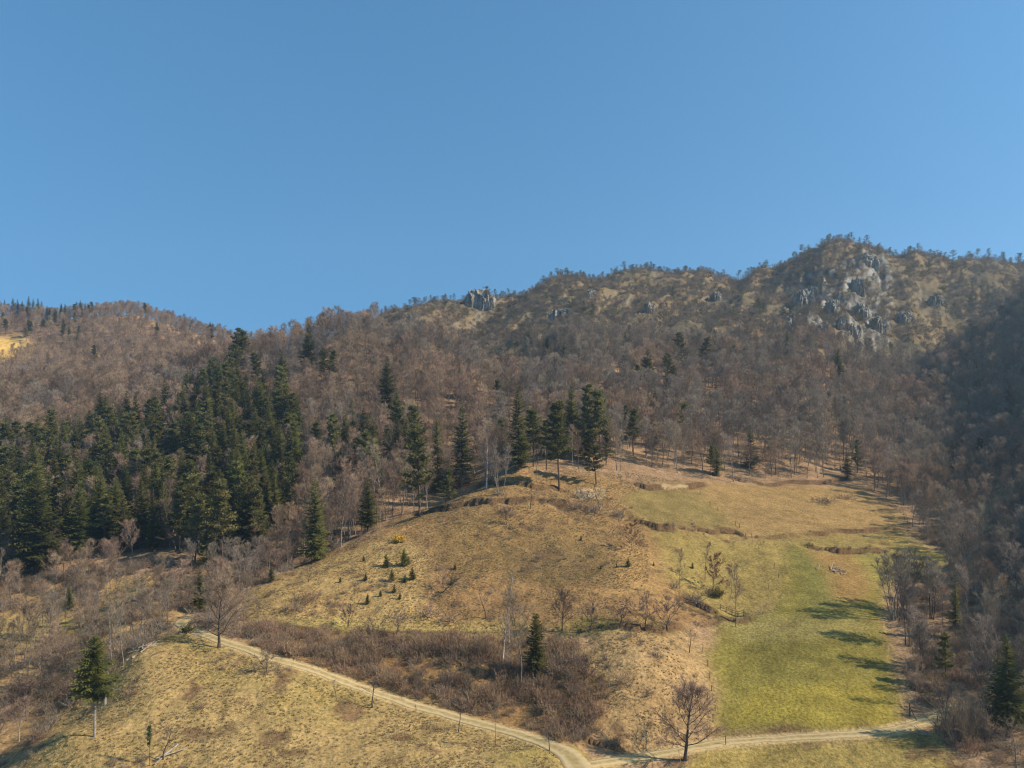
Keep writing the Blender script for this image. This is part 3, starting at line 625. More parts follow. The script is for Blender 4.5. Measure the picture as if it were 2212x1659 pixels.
for i in range(2):
    T, K = spruce(314 + i, 3, base=.02, width=.30, rag=.3, droop=.1); lib(f'sapling{i}', T, K, 3, 'bark_dark', 'needle')
for i in range(3):
    T, K = pine(340 + i, 8, clear=.22 + .1 * i, width=.34, nl=18, flat=.7, ncl=18); lib(f'ridgepine{i}', T, K, 8, 'bark_dark', 'needle')
for i in range(4):
    T, K, tw_ = shrub(400 + i); lib(f'shrub{i}', T, K, 1.0, 'bark', ('twig_red', 'twig_tan', 'twig_red', 'twig_grey')[i], 'stems', 'twigs')
T, K, tw_ = shrub(420, nst=80, nt=26, spread=.55, tw=.006, sr=.0045); lib('willow', T, K, 1.0, 'bark', 'twig_tan', 'stems', 'twigs')
T, K, tw_ = shrub(410); Lg = leaf_geo(3, *tw_, 1600, .17)
LIB['yellow'] = (T.mesh('stems', [M['bark']]), join_mesh('flowers', [K, Lg], [M['twig_tan'], M['leaf_yellow']]), 1.0, None)
T, K, tw_ = shrub(411, nst=40, nt=14); LIB['palebush'] = (T.mesh('stems', [M['pale_twig']]), K.mesh('twigs', [M['pale_twig']]), 1.0, None)
T, K, tw_ = shrub(412, nst=20); Lg = leaf_geo(4, *tw_, 900, .11)
LIB['evergreen'] = (T.mesh('stems', [M['bark_dark']]), join_mesh('foliage', [K, Lg], [M['needle'], M['needle']]), 1.0, None)

# ---------------------------------------------------------------- placing plants
STAND = []
USED = []                    # (u, v, phrase) of plants that others can be found by
def place(kind, key, pos, h, label, cat, group, rz=None, sxy=1.0, parts=('trunk', 'crown')):
    tm_, cm_, H0, _ = LIB[key]; k = h / H0
    t = thing(kind, label, cat, tuple(float(q) for q in pos), RNG.uniform(0, 6.28) if rz is None else rz, group, (k * sxy, k * sxy, k))
    for nm, me in ((parts[0], tm_), (parts[1], cm_)):
        o = bpy.data.objects.new(nm, me); COL.objects.link(o); o.parent = t
    return t
def put(kind, key, u, vb, vt, label, cat, group, lm=None, rz=None, sxy=1.0, parts=('trunk', 'crown')):
    p = ground_at(u, vb); h = (vb - vt) * p[1] / F * (1.25 if 330 < p[1] < 520 and cat in ('spruce', 'pine') else 1)
    if lm: USED.append((u, vb, p[1], lm))
    if cat in ('spruce', 'pine', 'juniper', 'larch'): STAND.append((p[0], p[1], h))
    return place(kind, key, p, h, label, cat, group, rz, sxy, parts)
G_CON = 'conifers of the valley'; G_BARE = 'bare trees of the valley'; G_SAP = 'young spruces on the rough slope'; G_SHR = 'single bushes on open ground'
CON = [
 ('spruce_tree', 'highspruce', 205, 1592, 1372, 'lone sunlit spruce on a long bare trunk at the pale knoll\'s edge', 'the lone long-trunked spruce', 1.05),
 ('spruce_tree', 'spruce3', 78, 1240, 1010, 'broadest yellow-green sunlit spruce standing before the dark conifer wood', 'the broad yellow-green spruce', 1.25),
 ('spruce_tree', 'spruce1', 432, 1322, 1232, 'dark small spruce just behind the road bend', 'the dark spruce at the road bend', 1.1),
 ('spruce_tree', 'densespruce', 1157, 1462, 1325, 'dense dark-green spruce alone in the brown thicket beside the birches', 'the dense spruce in the thicket', 1.15),
 ('spruce_tree', 'spruce0', 1120, 1014, 832, 'tallest spruce on the knoll top, thin whorled tip against the beech hill', 'the tallest knoll-top spruce', 1.0),
 ('spruce_tree', 'spruce2', 998, 1050, 870, 'dark drooping spruce on the left of the knoll-top trees', 'the dark drooping knoll spruce', 1.0),
 ('spruce_tree', 'spruce0', 945, 1064, 898, 'narrow dark spruce between the sunlit pine and the drooping spruce', 'the narrow dark spruce', .9),
 ('pine_tree', 'pine1', 906, 1116, 912, 'tall yellowish pine with visible trunk at the forest corner above the slope', 'the tall yellowish pine', 1.0),
 ('pine_tree', 'pine3', 962, 1100, 1010, 'small low pine at the foot of the knoll-top spruces', 'the small low pine', 1.1),
 ('pine_tree', 'pine0', 1208, 1054, 862, 'tall open pine with long bare trunk at the right of the knoll top', 'the tall open pine', 1.0),
 ('pine_tree', 'pine3', 1288, 1046, 925, 'broad dark-green pine pair-like crown at the right end of the knoll', 'the broad low pine', 1.15),
 ('spruce_tree', 'spruce1', 1235, 975, 826, 'pointed spruce top rising behind the tall open pine', 'the pointed spruce behind the pine', .9),
 ('pine_tree', 'pine1', 1268, 985, 826, 'tall dark pine behind the broad low pine', 'the tall dark pine', 1.0),
 ('pine_tree', 'pine0', 1297, 985, 838, 'slightly lower olive pine right beside the tall dark pine', 'the lower olive pine', 1.1),
 ('pine_tree', 'pine2', 1368, 985, 880, 'thin olive pine where the knoll wood meets the bare forest', 'the thin olive pine', 1.0),
 ('pine_tree', 'pine1', 1076, 1008, 898, 'bushy pine left of the tallest knoll-top spruce', 'the bushy knoll pine', 1.2),
 ('pine_tree', 'pine2', 1152, 1008, 880, 'flat-crowned dark pine right of the tallest knoll-top spruce', 'the flat-crowned pine', 1.2),
 ('pine_tree', 'pine2', 1180, 1016, 905, 'dark leaning-crowned pine between the flat pine and tall open pine', None, 1.2),
 ('spruce_tree', 'spruce3', 836, 900, 795, 'upper of two dark spruces standing out on the brown beech hill', 'the upper beech-hill spruce', .95),
 ('spruce_tree', 'spruce0', 858, 925, 838, 'lower of two dark spruces standing out on the brown beech hill', 'the lower beech-hill spruce', 1.0),
 ('spruce_tree', 'spruce1', 666, 800, 716, 'highest dark spruce on the beech hill below its brown crest', 'the highest beech-hill spruce', 1.0),
 ('pine_tree', 'pine3', 700, 820, 762, 'dark pine just below the highest beech-hill spruce', None, 1.1),
 ('pine_tree', 'pine1', 716, 826, 768, 'round dark pine, rightmost of the cluster high on the beech hill', None, 1.1),
 ('pine_tree', 'pine3', 511, 830, 730, 'big dark pine standing in the notch between the two hills', 'the big notch pine', 1.2),
 ('pine_tree', 'pine1', 556, 840, 776, 'rounded pine right of the big notch pine', None, 1.2),
 ('spruce_tree', 'spruce3', 608, 850, 778, 'dark forked-looking spruce on the beech hill\'s left shoulder', None, 1.1),
 ('spruce_tree', 'spruce0', 600, 890, 826, 'dark spruce below the forked-looking one on the beech hill shoulder', None, 1.0),
 ('spruce_tree', 'spruce2', 680, 1212, 1030, 'very dark drooping spruce where the wood touches the bright slope', 'the very dark edge spruce', 1.15),
 ('spruce_tree', 'spruce1', 795, 1148, 1030, 'dark spruce among pale trunks at the slope\'s forest edge', 'the spruce among pale trunks', 1.1),
 ('spruce_tree', 'spruce1', 330, 1192, 1085, 'narrow sunlit spruce in front of the dark conifer wood', 'the narrow sunlit spruce', .85),
 ('spruce_tree', 'spruce0', 236, 1170, 1085, 'bluish spruce between the broad yellow-green and the narrow sunlit spruce', None, 1.1),
 ('spruce_tree', 'spruce0', 446, 960, 838, 'pointed spruce at the top of the dark conifer wood', 'the pointed conifer-wood spruce', 1.0),
 ('spruce_tree', 'spruce1', 462, 975, 866, 'spruce close right of the pointed conifer-wood spruce', None, .9),
 ('spruce_tree', 'densespruce', 1548, 1028, 962, 'dark bushy fir at the upper meadow\'s forest edge', 'the bushy fir above the meadow', 1.3),
 ('juniper', 'densespruce', 1830, 1034, 980, 'dark ragged juniper at the upper meadow\'s far right forest edge', 'the dark juniper', 1.2),
 ('pine_tree', 'pine3', 1476, 800, 732, 'big dark spreading pine on the slope below the rocky ridge', 'the big slope pine', 1.3),
 ('pine_tree', 'pine1', 1522, 806, 742, 'dark pine directly right of the big spreading slope pine', None, 1.2),
 ('pine_tree', 'pine3', 1440, 840, 776, 'olive pine lower left of the big spreading slope pine', None, 1.1),
 ('pine_tree', 'pine1', 1402, 846, 785, 'sunlit green pine, broadest of the cluster on the mid slope', 'the sunlit mid-slope pine', 1.4),
 ('pine_tree', 'pine0', 1380, 846, 798, 'lower green pine beside the broadest mid-slope pine', None, 1.2),
 ('pine_tree', 'pine2', 1346, 838, 798, 'olive pine at the left end of the mid-slope cluster', None, 1.2),
 ('spruce_tree', 'spruce3', 1811, 832, 768, 'single dark spruce in the grey forest below the cliffs', 'the single spruce below the cliffs', 1.1),
 ('spruce_tree', 'spruce1', 1548, 880, 836, 'small dark spruce in the russet forest right of the mid-slope pines', None, 1.1),
 ('spruce_tree', 'spruce1', 2176, 1585, 1370, 'large green spruce in the shaded wood at the lower right', 'the large shaded-side spruce', 1.1),
 ('pine_tree', 'pine1', 2042, 1480, 1366, 'olive pine in the tree belt right of the green field', 'the olive belt pine', 1.0),
 ('larch_tree', 'larch', 2064, 1375, 1252, 'thin dark larch with sparse branches in the tree belt', 'the thin dark larch', 1.0),
 ('spruce_tree', 'spruce0', 150, 1316, 1262, 'small dark spruce behind the slim gully trees', 'the small gully spruce', 1.1),
 ('spruce_tree', 'sapling0', 203, 1350, 1312, 'little yellowish spruce in the gully brush', None, 1.0),
 ('spruce_tree', 'sapling1', 586, 1256, 1222, 'bright little spruce at the forest edge left of the rough slope', None, .9),
 ('spruce_tree', 'sapling0', 688, 1206, 1180, 'low bright spruce at the foot of the very dark edge spruce', None, 1.0),
]
for kind, key, u, vb, vt, lb, lm, sx in CON:
    put(kind, key, u, vb, vt, lb, {'spruce_tree': 'spruce', 'pine_tree': 'pine', 'juniper': 'juniper', 'larch_tree': 'larch'}[kind], G_CON, lm, None, sx)
BARE = [
 ('pear0', 1480, 1642, 1456, 'large round-crowned bare tree where the side road leaves the junction', 'the large round bare tree', 1.1, 0.3),
 ('pear1', 473, 1399, 1248, 'large forked bare tree standing on the road just past the bend', 'the forked roadside tree', 1.15, 1.0),
 ('orchard0', 575, 1452, 1384, 'small bare fruit tree just below the road, nearest to the forked roadside tree', 'the small tree below the road', 1.0, None),
 ('stubby0', 726, 1506, 1464, 'thin short bare tree on the knoll, second below the road from the bend', None, .9, None),
 ('stubby1', 804, 1528, 1442, 'bare fruit tree with few crooked boughs leaning over the road bank', 'the crooked roadside fruit tree', 1.0, None),
 ('slim1', 900, 1554, 1518, 'tiny bare sapling on the knoll below the middle of the road', None, 1.0, None),
 ('stubby0', 990, 1582, 1506, 'thin bare fruit tree below the road, left of the tallest one there', None, .9, None),
 ('slim2', 1071, 1612, 1504, 'tall thin bare tree below the road near the tussocky patch', None, 1.0, None),
 ('stubby1', 1188, 1622, 1556, 'short bent bare tree last below the road before the junction', None, .9, None),
 ('slim3', 349, 1368, 1276, 'slim bare tree on the verge just left of the road bend', 'the slim tree at the bend', 1.1, None),
 ('orchard1', 751, 1355, 1285, 'bare fruit tree at the left end of the grass track orchard', None, 1.1, None),
 ('orchard2', 857, 1370, 1308, 'bare fruit tree below the sapling slope on the grass track', None, 1.0, None),
 ('orchard3', 804, 1416, 1328, 'bare fruit tree half sunk in the brown thicket', 'the fruit tree in the thicket', 1.0, None),
 ('stubby0', 1050, 1337, 1262, 'crooked bare fruit tree left of the white birches', None, .9, None),
 ('pear1', 1214, 1363, 1266, 'upright bare orchard tree, nearest the dense thicket spruce', 'the upright orchard tree', .75, None),
 ('orchard1', 1275, 1363, 1276, 'bare orchard tree with narrow crown, second along the green terrace', None, .8, None),
 ('orchard0', 1340, 1357, 1294, 'round bushy bare orchard tree in the middle of the green terrace', None, 1.2, None),
 ('orchard2', 1394, 1357, 1272, 'tallest wide-crowned bare orchard tree on the green terrace', 'the widest orchard tree', 1.1, None),
 ('orchard3', 1442, 1363, 1287, 'slanting bare orchard tree at the terrace\'s right end', None, 1.2, None),
 ('stubby1', 1489, 1409, 1355, 'small forked bare tree on the tan bank beside the green field', 'the forked tree on the tan bank', 1.0, None),
 ('leaning', 950, 1283, 1217, 'bare apple tree leaning far over on the rough slope', 'the leaning apple tree', 1.1, 0.2),
 ('birch0', 1086, 1436, 1218, 'tall white-stemmed birch rising from the brown thicket', 'the tall white birch', 1.0, None),
 ('birch1', 1101, 1452, 1296, 'shorter white birch close beside the tall one', None, 1.0, None),
 ('forest2', 1126, 1486, 1262, 'tall dark-trunked bare tree between the birches and dense spruce', 'the dark-trunked thicket tree', .95, None),
 ('orchard1', 1262, 1482, 1385, 'spreading bare tree at the thicket\'s right edge', None, .9, None),
 ('orchard2', 558, 1337, 1294, 'small bare fruit tree at the start of the grass track', None, 1.0, None),
 ('slim2', 637, 1348, 1280, 'slim bare tree on the grass track left of the orchard', None, 1.2, None),
 ('stubby0', 666, 1258, 1218, 'stumpy twiggy tree high on the bright rough slope', None, 1.0, None),
 ('orchard0', 1094, 1133, 1083, 'small bare tree alone on the upper terrace edge', 'the lone terrace tree', 1.0, None),
 ('birch1', 1051, 1056, 932, 'pale-trunked bare tree in front of the knoll-top conifers', 'the pale-trunked knoll tree', 1.1, None),
 ('stems0', 1080, 1068, 952, 'clump of thin bare stems in front of the knoll-top conifers', None, 1.0, None),
 ('slim1', 1158, 1038, 968, 'slim bare tree between the tallest spruce and tall open pine', None, 1.1, None),
 ('stubby1', 1145, 1099, 1052, 'small bare tree on the eroded bank of the upper terrace', None, 1.0, None),
 ('forest1', 1332, 1016, 898, 'tall bare tree at the right end of the knoll wood', 'the tall knoll-end tree', .9, None),
 ('forest3', 1408, 1009, 926, 'bare tree standing free above the upper meadow\'s left corner', 'the free-standing meadow-corner tree', 1.0, None),
 ('slim0', 835, 1124, 940, 'tallest pale thin trunk at the forest edge above the rough slope', 'the tallest pale trunk', 1.2, None),
 ('slim1', 815, 1130, 960, 'thin trunk just left of the tallest pale one at the forest edge', None, 1.2, None),
 ('slim0', 870, 1110, 952, 'pale thin trunk right of the tallest at the forest edge', None, 1.2, None),
 ('stubby0', 1294, 1095, 1042, 'small leafless tree beside the pale bush on the terrace', None, 1.0, None),
 ('oak0', 1540, 1276, 1194, 'young tree keeping its withered russet leaves above the field\'s corner', 'the russet-leaved tree by the field', 1.0, None),
 ('oak1', 1366, 1189, 1128, 'small tree with withered russet leaves on the upper slope', 'the russet-leaved slope tree', 1.1, None),
 ('forest4', 1590, 1340, 1212, 'upright bare tree growing beside the wooden railing', 'the tree at the railing', .9, None),
 ('slim2', 1523, 1258, 1165, 'very thin bare tree left of the russet-leaved one', None, 1.0, None),
 ('slim3', 1468, 1309, 1180, 'very thin tall sapling on the orange slope', None, .8, None),
 ('stems1', 1934, 1337, 1164, 'tall many-stemmed bare tree at the green field\'s right edge', 'the many-stemmed field-edge tree', 1.3, None),
 ('stems0', 1955, 1322, 1176, 'second tall many-stemmed bare tree just behind the field-edge one', None, 1.2, None),
 ('forked0', 2010, 1338, 1200, 'bare forked tree in the belt behind the many-stemmed trees', 'the forked belt tree', 1.1, None),
 ('forked1', 1960, 1395, 1235, 'tall bare tree throwing the longest shadow over the green field', 'the long-shadow tree', 1.0, None),
 ('forest0', 1977, 1528, 1404, 'bare tree on the bank above the side road\'s end', 'the bank tree above the road end', .9, None),
 ('forked0', 1994, 1442, 1332, 'twiggy bare tree at the middle of the field\'s right edge', None, 1.0, None),
 ('paletree0', 2139, 1372, 1247, 'pale wide-crowned bare tree in front of the dark right slope', 'the pale wide-crowned tree', 1.0, None),
 ('paletree1', 2080, 1240, 1092, 'tall pale dead-looking tree against the dark right slope', 'the tall pale dead-looking tree', .8, None),
 ('paletree0', 2196, 1660, 1545, 'pale bare tree at the lower right corner below the large spruce', None, 1.2, None),
 ('slim1', 8, 1336, 1236, 'slim pale tree at the left end of the little gully meadow', None, 1.0, None),
 ('slim0', 50, 1310, 1226, 'pale slim tree behind the little gully meadow', None, 1.0, None),
 ('slim0', 234, 1306, 1212, 'slender whitish tree above the gully', 'the whitish gully tree', 1.0, None),
 ('slim2', 48, 1376, 1275, 'thin dark tree, leftmost in the row before the gully meadow', None, 1.0, None),
 ('slim3', 88, 1379, 1270, 'thin dark tree left of the thick one before the gully meadow', None, 1.0, None),
 ('forked1', 108, 1378, 1266, 'thickest forked trunk of the row before the gully meadow', 'the thick gully tree', .8, None),
 ('slim1', 126, 1376, 1284, 'thin dark tree right of the thick one before the gully meadow', None, 1.0, None),
 ('slim2', 140, 1381, 1290, 'thin dark tree, rightmost in the row before the gully meadow', None, 1.0, None),
 ('slim3', 267, 1432, 1310, 'tall thin bare tree in the brush right of the gully', None, 1.2, None),
 ('slim1', 211, 1345, 1272, 'thin dark bare tree in the middle of the gully', None, 1.2, None),
 ('slim0', 297, 1304, 1238, 'thin tree beside the upper clearing of the gully', None, 1.2, None),
 ('ivy', 324, 1654, 1548, 'thin bare tree wrapped in green ivy at the picture\'s bottom edge', 'the ivy-clad tree', 1.0, None),
 ('stubby0', 352, 1640, 1560, 'bare broken tree beside the ivy-clad one', None, 1.0, None),
 ('paletree1', 597, 942, 878, 'whitish bare tree standing out in the conifer wood', 'the whitish tree in the conifers', 1.1, None),
]
for key, u, vb, vt, lb, lm, sx, rz in BARE:
    put('bare_tree' if not key.startswith(('birch', 'oak')) else ('birch_tree' if key.startswith('birch') else 'oak_tree'), key, u, vb, vt, lb, 'tree', G_BARE, lm, rz, sx)
SAP = [(834, 1222, 26), (873, 1222, 38), (882, 1218, 16), (786, 1212, 12), (838, 1226, 16), (847, 1255, 26), (875, 1258, 18), (891, 1251, 26), (852, 1280, 18), (794, 1304, 22), (822, 1288, 14),
       (864, 1294, 14), (976, 1263, 18), (983, 1230, 14), (790, 1254, 16), (735, 1258, 12), (1255, 1168, 11), (1357, 1224, 20), (1332, 1226, 9), (1298, 1229, 9), (1412, 1222, 9), (1496, 1228, 14)]
SAPL = ['lone dark young spruce left of the tallest sapling', 'tallest young spruce on the rough slope below the yellow bush', 'little spruce touching the tallest sapling', 'tiny dark spruce highest at the left of the sapling group', 'squat spruce at the foot of the lone dark sapling', 'young spruce in the middle of the sapling group', 'low spruce just left of the dark right-hand sapling', 'dark dense sapling at the right of the group', 'wide low spruce below the sapling group', 'dark low spruce at the slope foot above the orchard', 'tiny spruce left of the wide low one', 'tiny spruce below the wide low one', 'small dark spruce beside the leaning apple tree', 'small spruce above the leaning apple tree', 'squat spruce far left of the sapling group', 'tiniest spruce near the left forest edge', 'single tiny spruce high on the smooth slope', 'dark young spruce below the russet-leaved slope tree', 'tiny reddish-lit seedling left of the dark young spruce', 'tiny dark seedling farthest left below the smooth slope', 'tiny seedling right of the dark young spruce', 'low dark spruce above the thin saplings near the field']
for (u, vb, hp_), lb in zip(SAP, SAPL):
    put('young_spruce', f'sapling{int(u) % 2}', u, vb, vb - hp_, lb, 'young spruce', G_SAP, None, None, 1.1)
BUSH = [('yellow', 861, 1171, 14, 'bright yellow flowering bush at the forest edge of the rough slope', .9), ('palebush', 1264, 1078, 26, 'pale bleached dead bush on the eroded terrace', 1.4),
        ('evergreen', 404, 1366, 18, 'low dark evergreen bush inside the road bend', 1.3), ('evergreen', 1552, 1290, 22, 'round dark bush at the foot of the russet-leaved tree', 1.0),
        ('shrub0', 1240, 1098, 24, 'reddish bush below the pale bleached one', 1.6), ('shrub3', 1282, 1108, 26, 'grey bush right of the pale bleached one', 1.5), ('shrub3', 1338, 1118, 22, 'dark grey bush at the upper meadow\'s lower left corner', 1.2),
        ('shrub2', 1090, 1108, 18, 'low brown bush beside the lone terrace tree', 1.8), ('shrub0', 640, 1320, 26, 'brown bush at the foot of the bright slope', 1.7), ('shrub2', 665, 1300, 24, 'russet bush above the grass track', 1.6),
        ('shrub2', 930, 1330, 26, 'dark bramble below the leaning apple tree', 1.7), ('shrub0', 970, 1345, 24, 'bramble on the bank left of the crooked fruit tree', 1.6), ('shrub3', 1500, 1300, 20, 'dark bramble on the orange slope\'s foot', 2.0),
        ('shrub0', 1530, 1285, 20, 'bramble left of the russet-leaved tree', 1.6), ('shrub3', 1455, 1270, 16, 'grey bramble high on the orange slope', 1.7), ('shrub2', 1345, 1480, 26, 'russet bush in the middle of the tan bank', 1.5),
        ('shrub0', 1400, 1500, 20, 'low russet bush right of centre on the tan bank', 1.6), ('shrub3', 1420, 1420, 16, 'grey low bush on top of the tan bank', 1.6), ('shrub2', 435, 1530, 12, 'purple-brown bramble on the pale knoll', 1.5),
        ('shrub0', 285, 1500, 14, 'dark bramble patch behind the lone spruce', 2.0), ('shrub2', 1780, 1085, 14, 'dry bramble at the top of the upper meadow', 3.0), ('shrub0', 1830, 1078, 14, 'dry bramble at the upper meadow\'s right end', 2.6),
        ('willow', 2066, 1604, 140, 'large twiggy willow bush beside the end of the side road', .75), ('willow', 2100, 1590, 120, 'twiggy willow bush behind the large one at the road end', .8)]
for key, u, vb, hp_, lb, sx in BUSH:
    put('bush', key, u, vb, vb - hp_, lb, 'bush', G_SHR, None, None, sx, {'yellow': ('stems', 'flowers'), 'evergreen': ('stems', 'foliage')}.get(key, ('stems', 'twigs')))

# ---------------------------------------------------------------- woods filling the slopes
e_grid = Zg / Yg
cmax = np.maximum.accumulate(e_grid, 0)
def hidden_by(x, y, ztop):
    """how far (in picture rows) the land in front rises above a point; <0: visible"""
    return (bilin(cmax, S, LY, x / y, np.log(y * 0.985)) - ztop / y) * F
KBRUSH = [[(215, 1620), (260, 1575), (330, 1558), (420, 1562), (445, 1600), (430, 1680), (190, 1680)], [(-20, 1590), (60, 1600), (190, 1640), (170, 1690), (-20, 1690)], [(425, 1415), (520, 1412), (640, 1448), (600, 1475), (500, 1455), (430, 1445)], [(250, 1440), (330, 1395), (345, 1420), (270, 1470)]]
LEFTMEADOW = [(-20, 1330), (90, 1322), (190, 1332), (200, 1350), (100, 1400), (-20, 1400)]
MIDMEADOW = [(1400, 1130), (1620, 1160), (1960, 1150), (2050, 1195), (2060, 1225), (1920, 1215), (1910, 1300), (1935, 1450), (1970, 1560), (1560, 1600), (1400, 1300)]
CLEAR = [(190, 1290), (330, 1235), (350, 1270), (210, 1325)]
OPEN = [[(540, 1330), (1240, 1330), (1500, 1340), (1510, 1430), (1230, 1440), (540, 1430)], KNOLL, UPPER, BUMP, THICKET, LOWFIELD, UPMEADOW, FIELD, MIDMEADOW, LEFTMEADOW, CLEAR,
        [(860, 1130), (1000, 1060), (1120, 1005), (1330, 1020), (1420, 1015), (1560, 1040), (1700, 1046), (1860, 1040), (1960, 1110), (1980, 1180), (1500, 1200), (900, 1200)]]
CONZONE = [(-60, 1030), (100, 985), (200, 950), (300, 925), (400, 880), (480, 850), (600, 880), (660, 960), (660, 1060), (620, 1140), (560, 1230), (430, 1240), (350, 1190), (200, 1200), (100, 1225), (-60, 1250)]
CONZONE3 = [(1120, 1010), (1180, 940), (1300, 940), (1440, 880), (1450, 960), (1400, 1000), (1330, 1012)]
CONZONE2 = [(680, 1000), (760, 955), (900, 975), (905, 1050), (820, 1085), (720, 1080)]
def jgrid(y0, y1, sp):
    ys = np.arange(y0, y1, sp); xs_, ys_ = [], []
    for yy in ys:
        x = np.arange(-0.80 * yy - 10, 0.80 * yy + 10, sp); xs_.append(x + RNG.uniform(-.45, .45, len(x)) * sp); ys_.append(yy + RNG.uniform(-.45, .45, len(x)) * sp)
    return np.concatenate(xs_), np.concatenate(ys_)
def info(x, y):
    z = height(x, y); u, v = project(x, y, z); hid = hidden_by(x, y, z)
    op = np.zeros(len(x), bool)
    for p in OPEN: op |= inpoly(u, v, p)
    op &= hid < np.where(y < 168, 40, np.where((y < 235) & (u > 1000), 25, 6))
    rdd = bilin(roaddist, S, LY, x / y, np.log(y))
    return z, u, v, hid, op | (rdd < 1.2)
cand = []      # dicts for individual trees and the mass
# 1. conifer wood and scattered conifers
x, y = jgrid(200, 480, 6.3); z, u, v, hid, op = info(x, y)
inz = inpoly(u, v, CONZONE) & (y < 450); inz2 = inpoly(u, v, CONZONE2) & (y > 220) & (y < 400)
clump = fbm(x / 22, y / 22, 3)
keep = (~op) & ((inz & (RNG.random(len(x)) < np.clip(.85 + 1.2 * clump, .2, .97))) | (inz2 & (RNG.random(len(x)) < .55)) | (inpoly(u, v, CONZONE3) & (y > 240) & (y < 420) & (RNG.random(len(x)) < .22)))
CONPTS = np.stack([x, y, z, u, v], 1)[keep]
# lone conifers sprinkled in the bare forest
x, y = jgrid(250, 760, 15); z, u, v, hid, op = info(x, y)
pr = np.where((y > 480) & (u < 520), .10, np.where(u > 1950, .18, np.where((u > 1150) & (y < 480), .15, .05)))
pr = np.where((u < 220) & (y > 640), .45, pr)
pr = np.where((u > 850) & (y > 470), np.where(u > 1850, .55, .32), pr)
k2 = (~op) & (RNG.random(len(x)) < pr) & ~(inpoly(u, v, FARFIELD))
SCON = np.stack([x, y, z, u, v], 1)[k2]
# 2. bare woods
x, y = jgrid(120, 480, 5.2); z, u, v, hid, op = info(x, y)
conk = (inpoly(u, v, CONZONE) & (y < 450))
gully = (y < 215) & (u < 640)
right = (u > 1900) & (y < 260)
p_ = np.where(conk, .28, .92); p_ = np.where(gully, .80, p_); p_ = np.where((y < 112) | ((y < 125) & (u > 300) & (u < 2000)), 0, p_)
p_ = np.where(right, .62, p_); p_ = np.where((u > 1900) & (u < 2030) & (y < 215), .12, p_)
kb = (~op) & (RNG.random(len(x)) < p_)
hgt = np.where(gully, RNG.uniform(7, 13, len(x)), np.where(right, RNG.uniform(9, 15, len(x)), np.clip(RNG.normal(16, 2.6, len(x)), 9, 22)))
B1 = np.stack([x, y, z, u, v, hgt], 1)[kb]
x, y = jgrid(480, 800, 6.2); z, u, v, hid, op = info(x, y)
mtn = u > 820
slx = (height(x + 5, y) - height(x - 5, y)) / 10
gn = fbm(x / 30, y / 30, 4) + .35 * fbm(x / 11, y / 11, 2)
p_ = np.where(mtn, np.clip(.98 + 1.1 * slx - 2.2 * gn - .35 * sstep(560, 680, y) * (u < 1700), .06, .95), .93)
kb = (RNG.random(len(x)) < p_) & ~inpoly(u, v, FARFIELD) & (hid < 60)
hgt = np.where(mtn, RNG.uniform(4, 8, len(x)) + 4 * (1 - sstep(480, 560, y)), RNG.uniform(11, 16, len(x)))
B2 = np.stack([x, y, z, u, v, hgt], 1)[kb]
x, y = jgrid(520, 760, 4.2); z, u, v, hid, op = info(x, y)
gn = fbm(x / 30, y / 30, 4) + .35 * fbm(x / 11, y / 11, 2)
slx = (height(x + 5, y) - height(x - 5, y)) / 10
kb = (u > 820) & (RNG.random(len(x)) < np.clip(.80 + .8 * slx - 1.8 * gn, .12, .95)) & (hid < 40)
B3 = np.stack([x, y, z, u, v, RNG.uniform(1.8, 4.0, len(x))], 1)[kb]

def thin(Bx, pts, wx, front):
    keep = np.ones(len(Bx), bool)
    for q in pts: keep &= ~((np.abs(Bx[:, 0] - q[0] * Bx[:, 1] / q[1]) < wx) & (Bx[:, 1] - q[1] > -front) & (Bx[:, 1] - q[1] < 3))
    return Bx[keep]
st_ = [q for q in STAND if q[2] > 6]
B1 = thin(B1, st_, 4.2, 16); B2 = thin(B2, st_, 4.5, 22); B1 = thin(B1, SCON[:, :2], 2.5, 8); B2 = thin(B2, SCON[SCON[:, 3] < 850][:, :2], 3, 12)
ORD = ['first', 'second', 'third', 'fourth', 'fifth', 'sixth', 'seventh', 'eighth']
COUNT = {}
def found_by(u, v, y, what):
    """words that say which landmark plant this one stands by, and how"""
    best = min(USED, key=lambda q: ((q[0] - u) ** 2 + 2.2 * (q[1] - v) ** 2))
    du, dv = u - best[0], v - best[1]
    rel = ('left of' if du < 0 else 'right of') if abs(du) > 1.1 * abs(dv) else ('behind' if dv < 0 else 'below')
    k = (what, rel, best[3]); c = COUNT[k] = COUNT.get(k, 0) + 1
    if c <= 8: return f'{what}, {ORD[c - 1]} {rel} {best[3]}'
    return f'{what} farther off {rel} {best[3]}'
def near_first(Ls):
    return sorted(Ls, key=lambda q: min((a[0] - q[3]) ** 2 + 2.2 * (a[1] - q[4]) ** 2 for a in USED))
for (x, y, z, u, v) in near_first(CONPTS):
    kz3 = inpoly(np.array([u]), np.array([v]), CONZONE3)[0]; isp = RNG.random() < (.7 if kz3 else .62); h = RNG.uniform(11, 18) if kz3 else RNG.uniform(15, 25); q = RNG.integers(0, 4)
    hs_ = 'high' if h > 22 else 'middling' if h > 18.5 else 'low'; w_ = f'{hs_} dark spruce' if isp else f'{hs_} olive-green pine'
    place('spruce_tree' if isp else 'pine_tree', f"{'spruce' if isp else 'pine'}{q}", (x, y, z), h, found_by(u, v, y, w_), 'spruce' if isp else 'pine', G_CON, None, RNG.uniform(.9, 1.25))
def single(key):
    """one mesh of trunk and crown together, for trees that show only a few pixels"""
    if key + '_one' not in LIB:
        t_, c_, H0, g_ = LIB[key]; LIB[key + '_one'] = join_mesh('far_tree', g_, [t_.materials[0], c_.materials[0]])
    return LIB[key + '_one'], LIB[key][2]
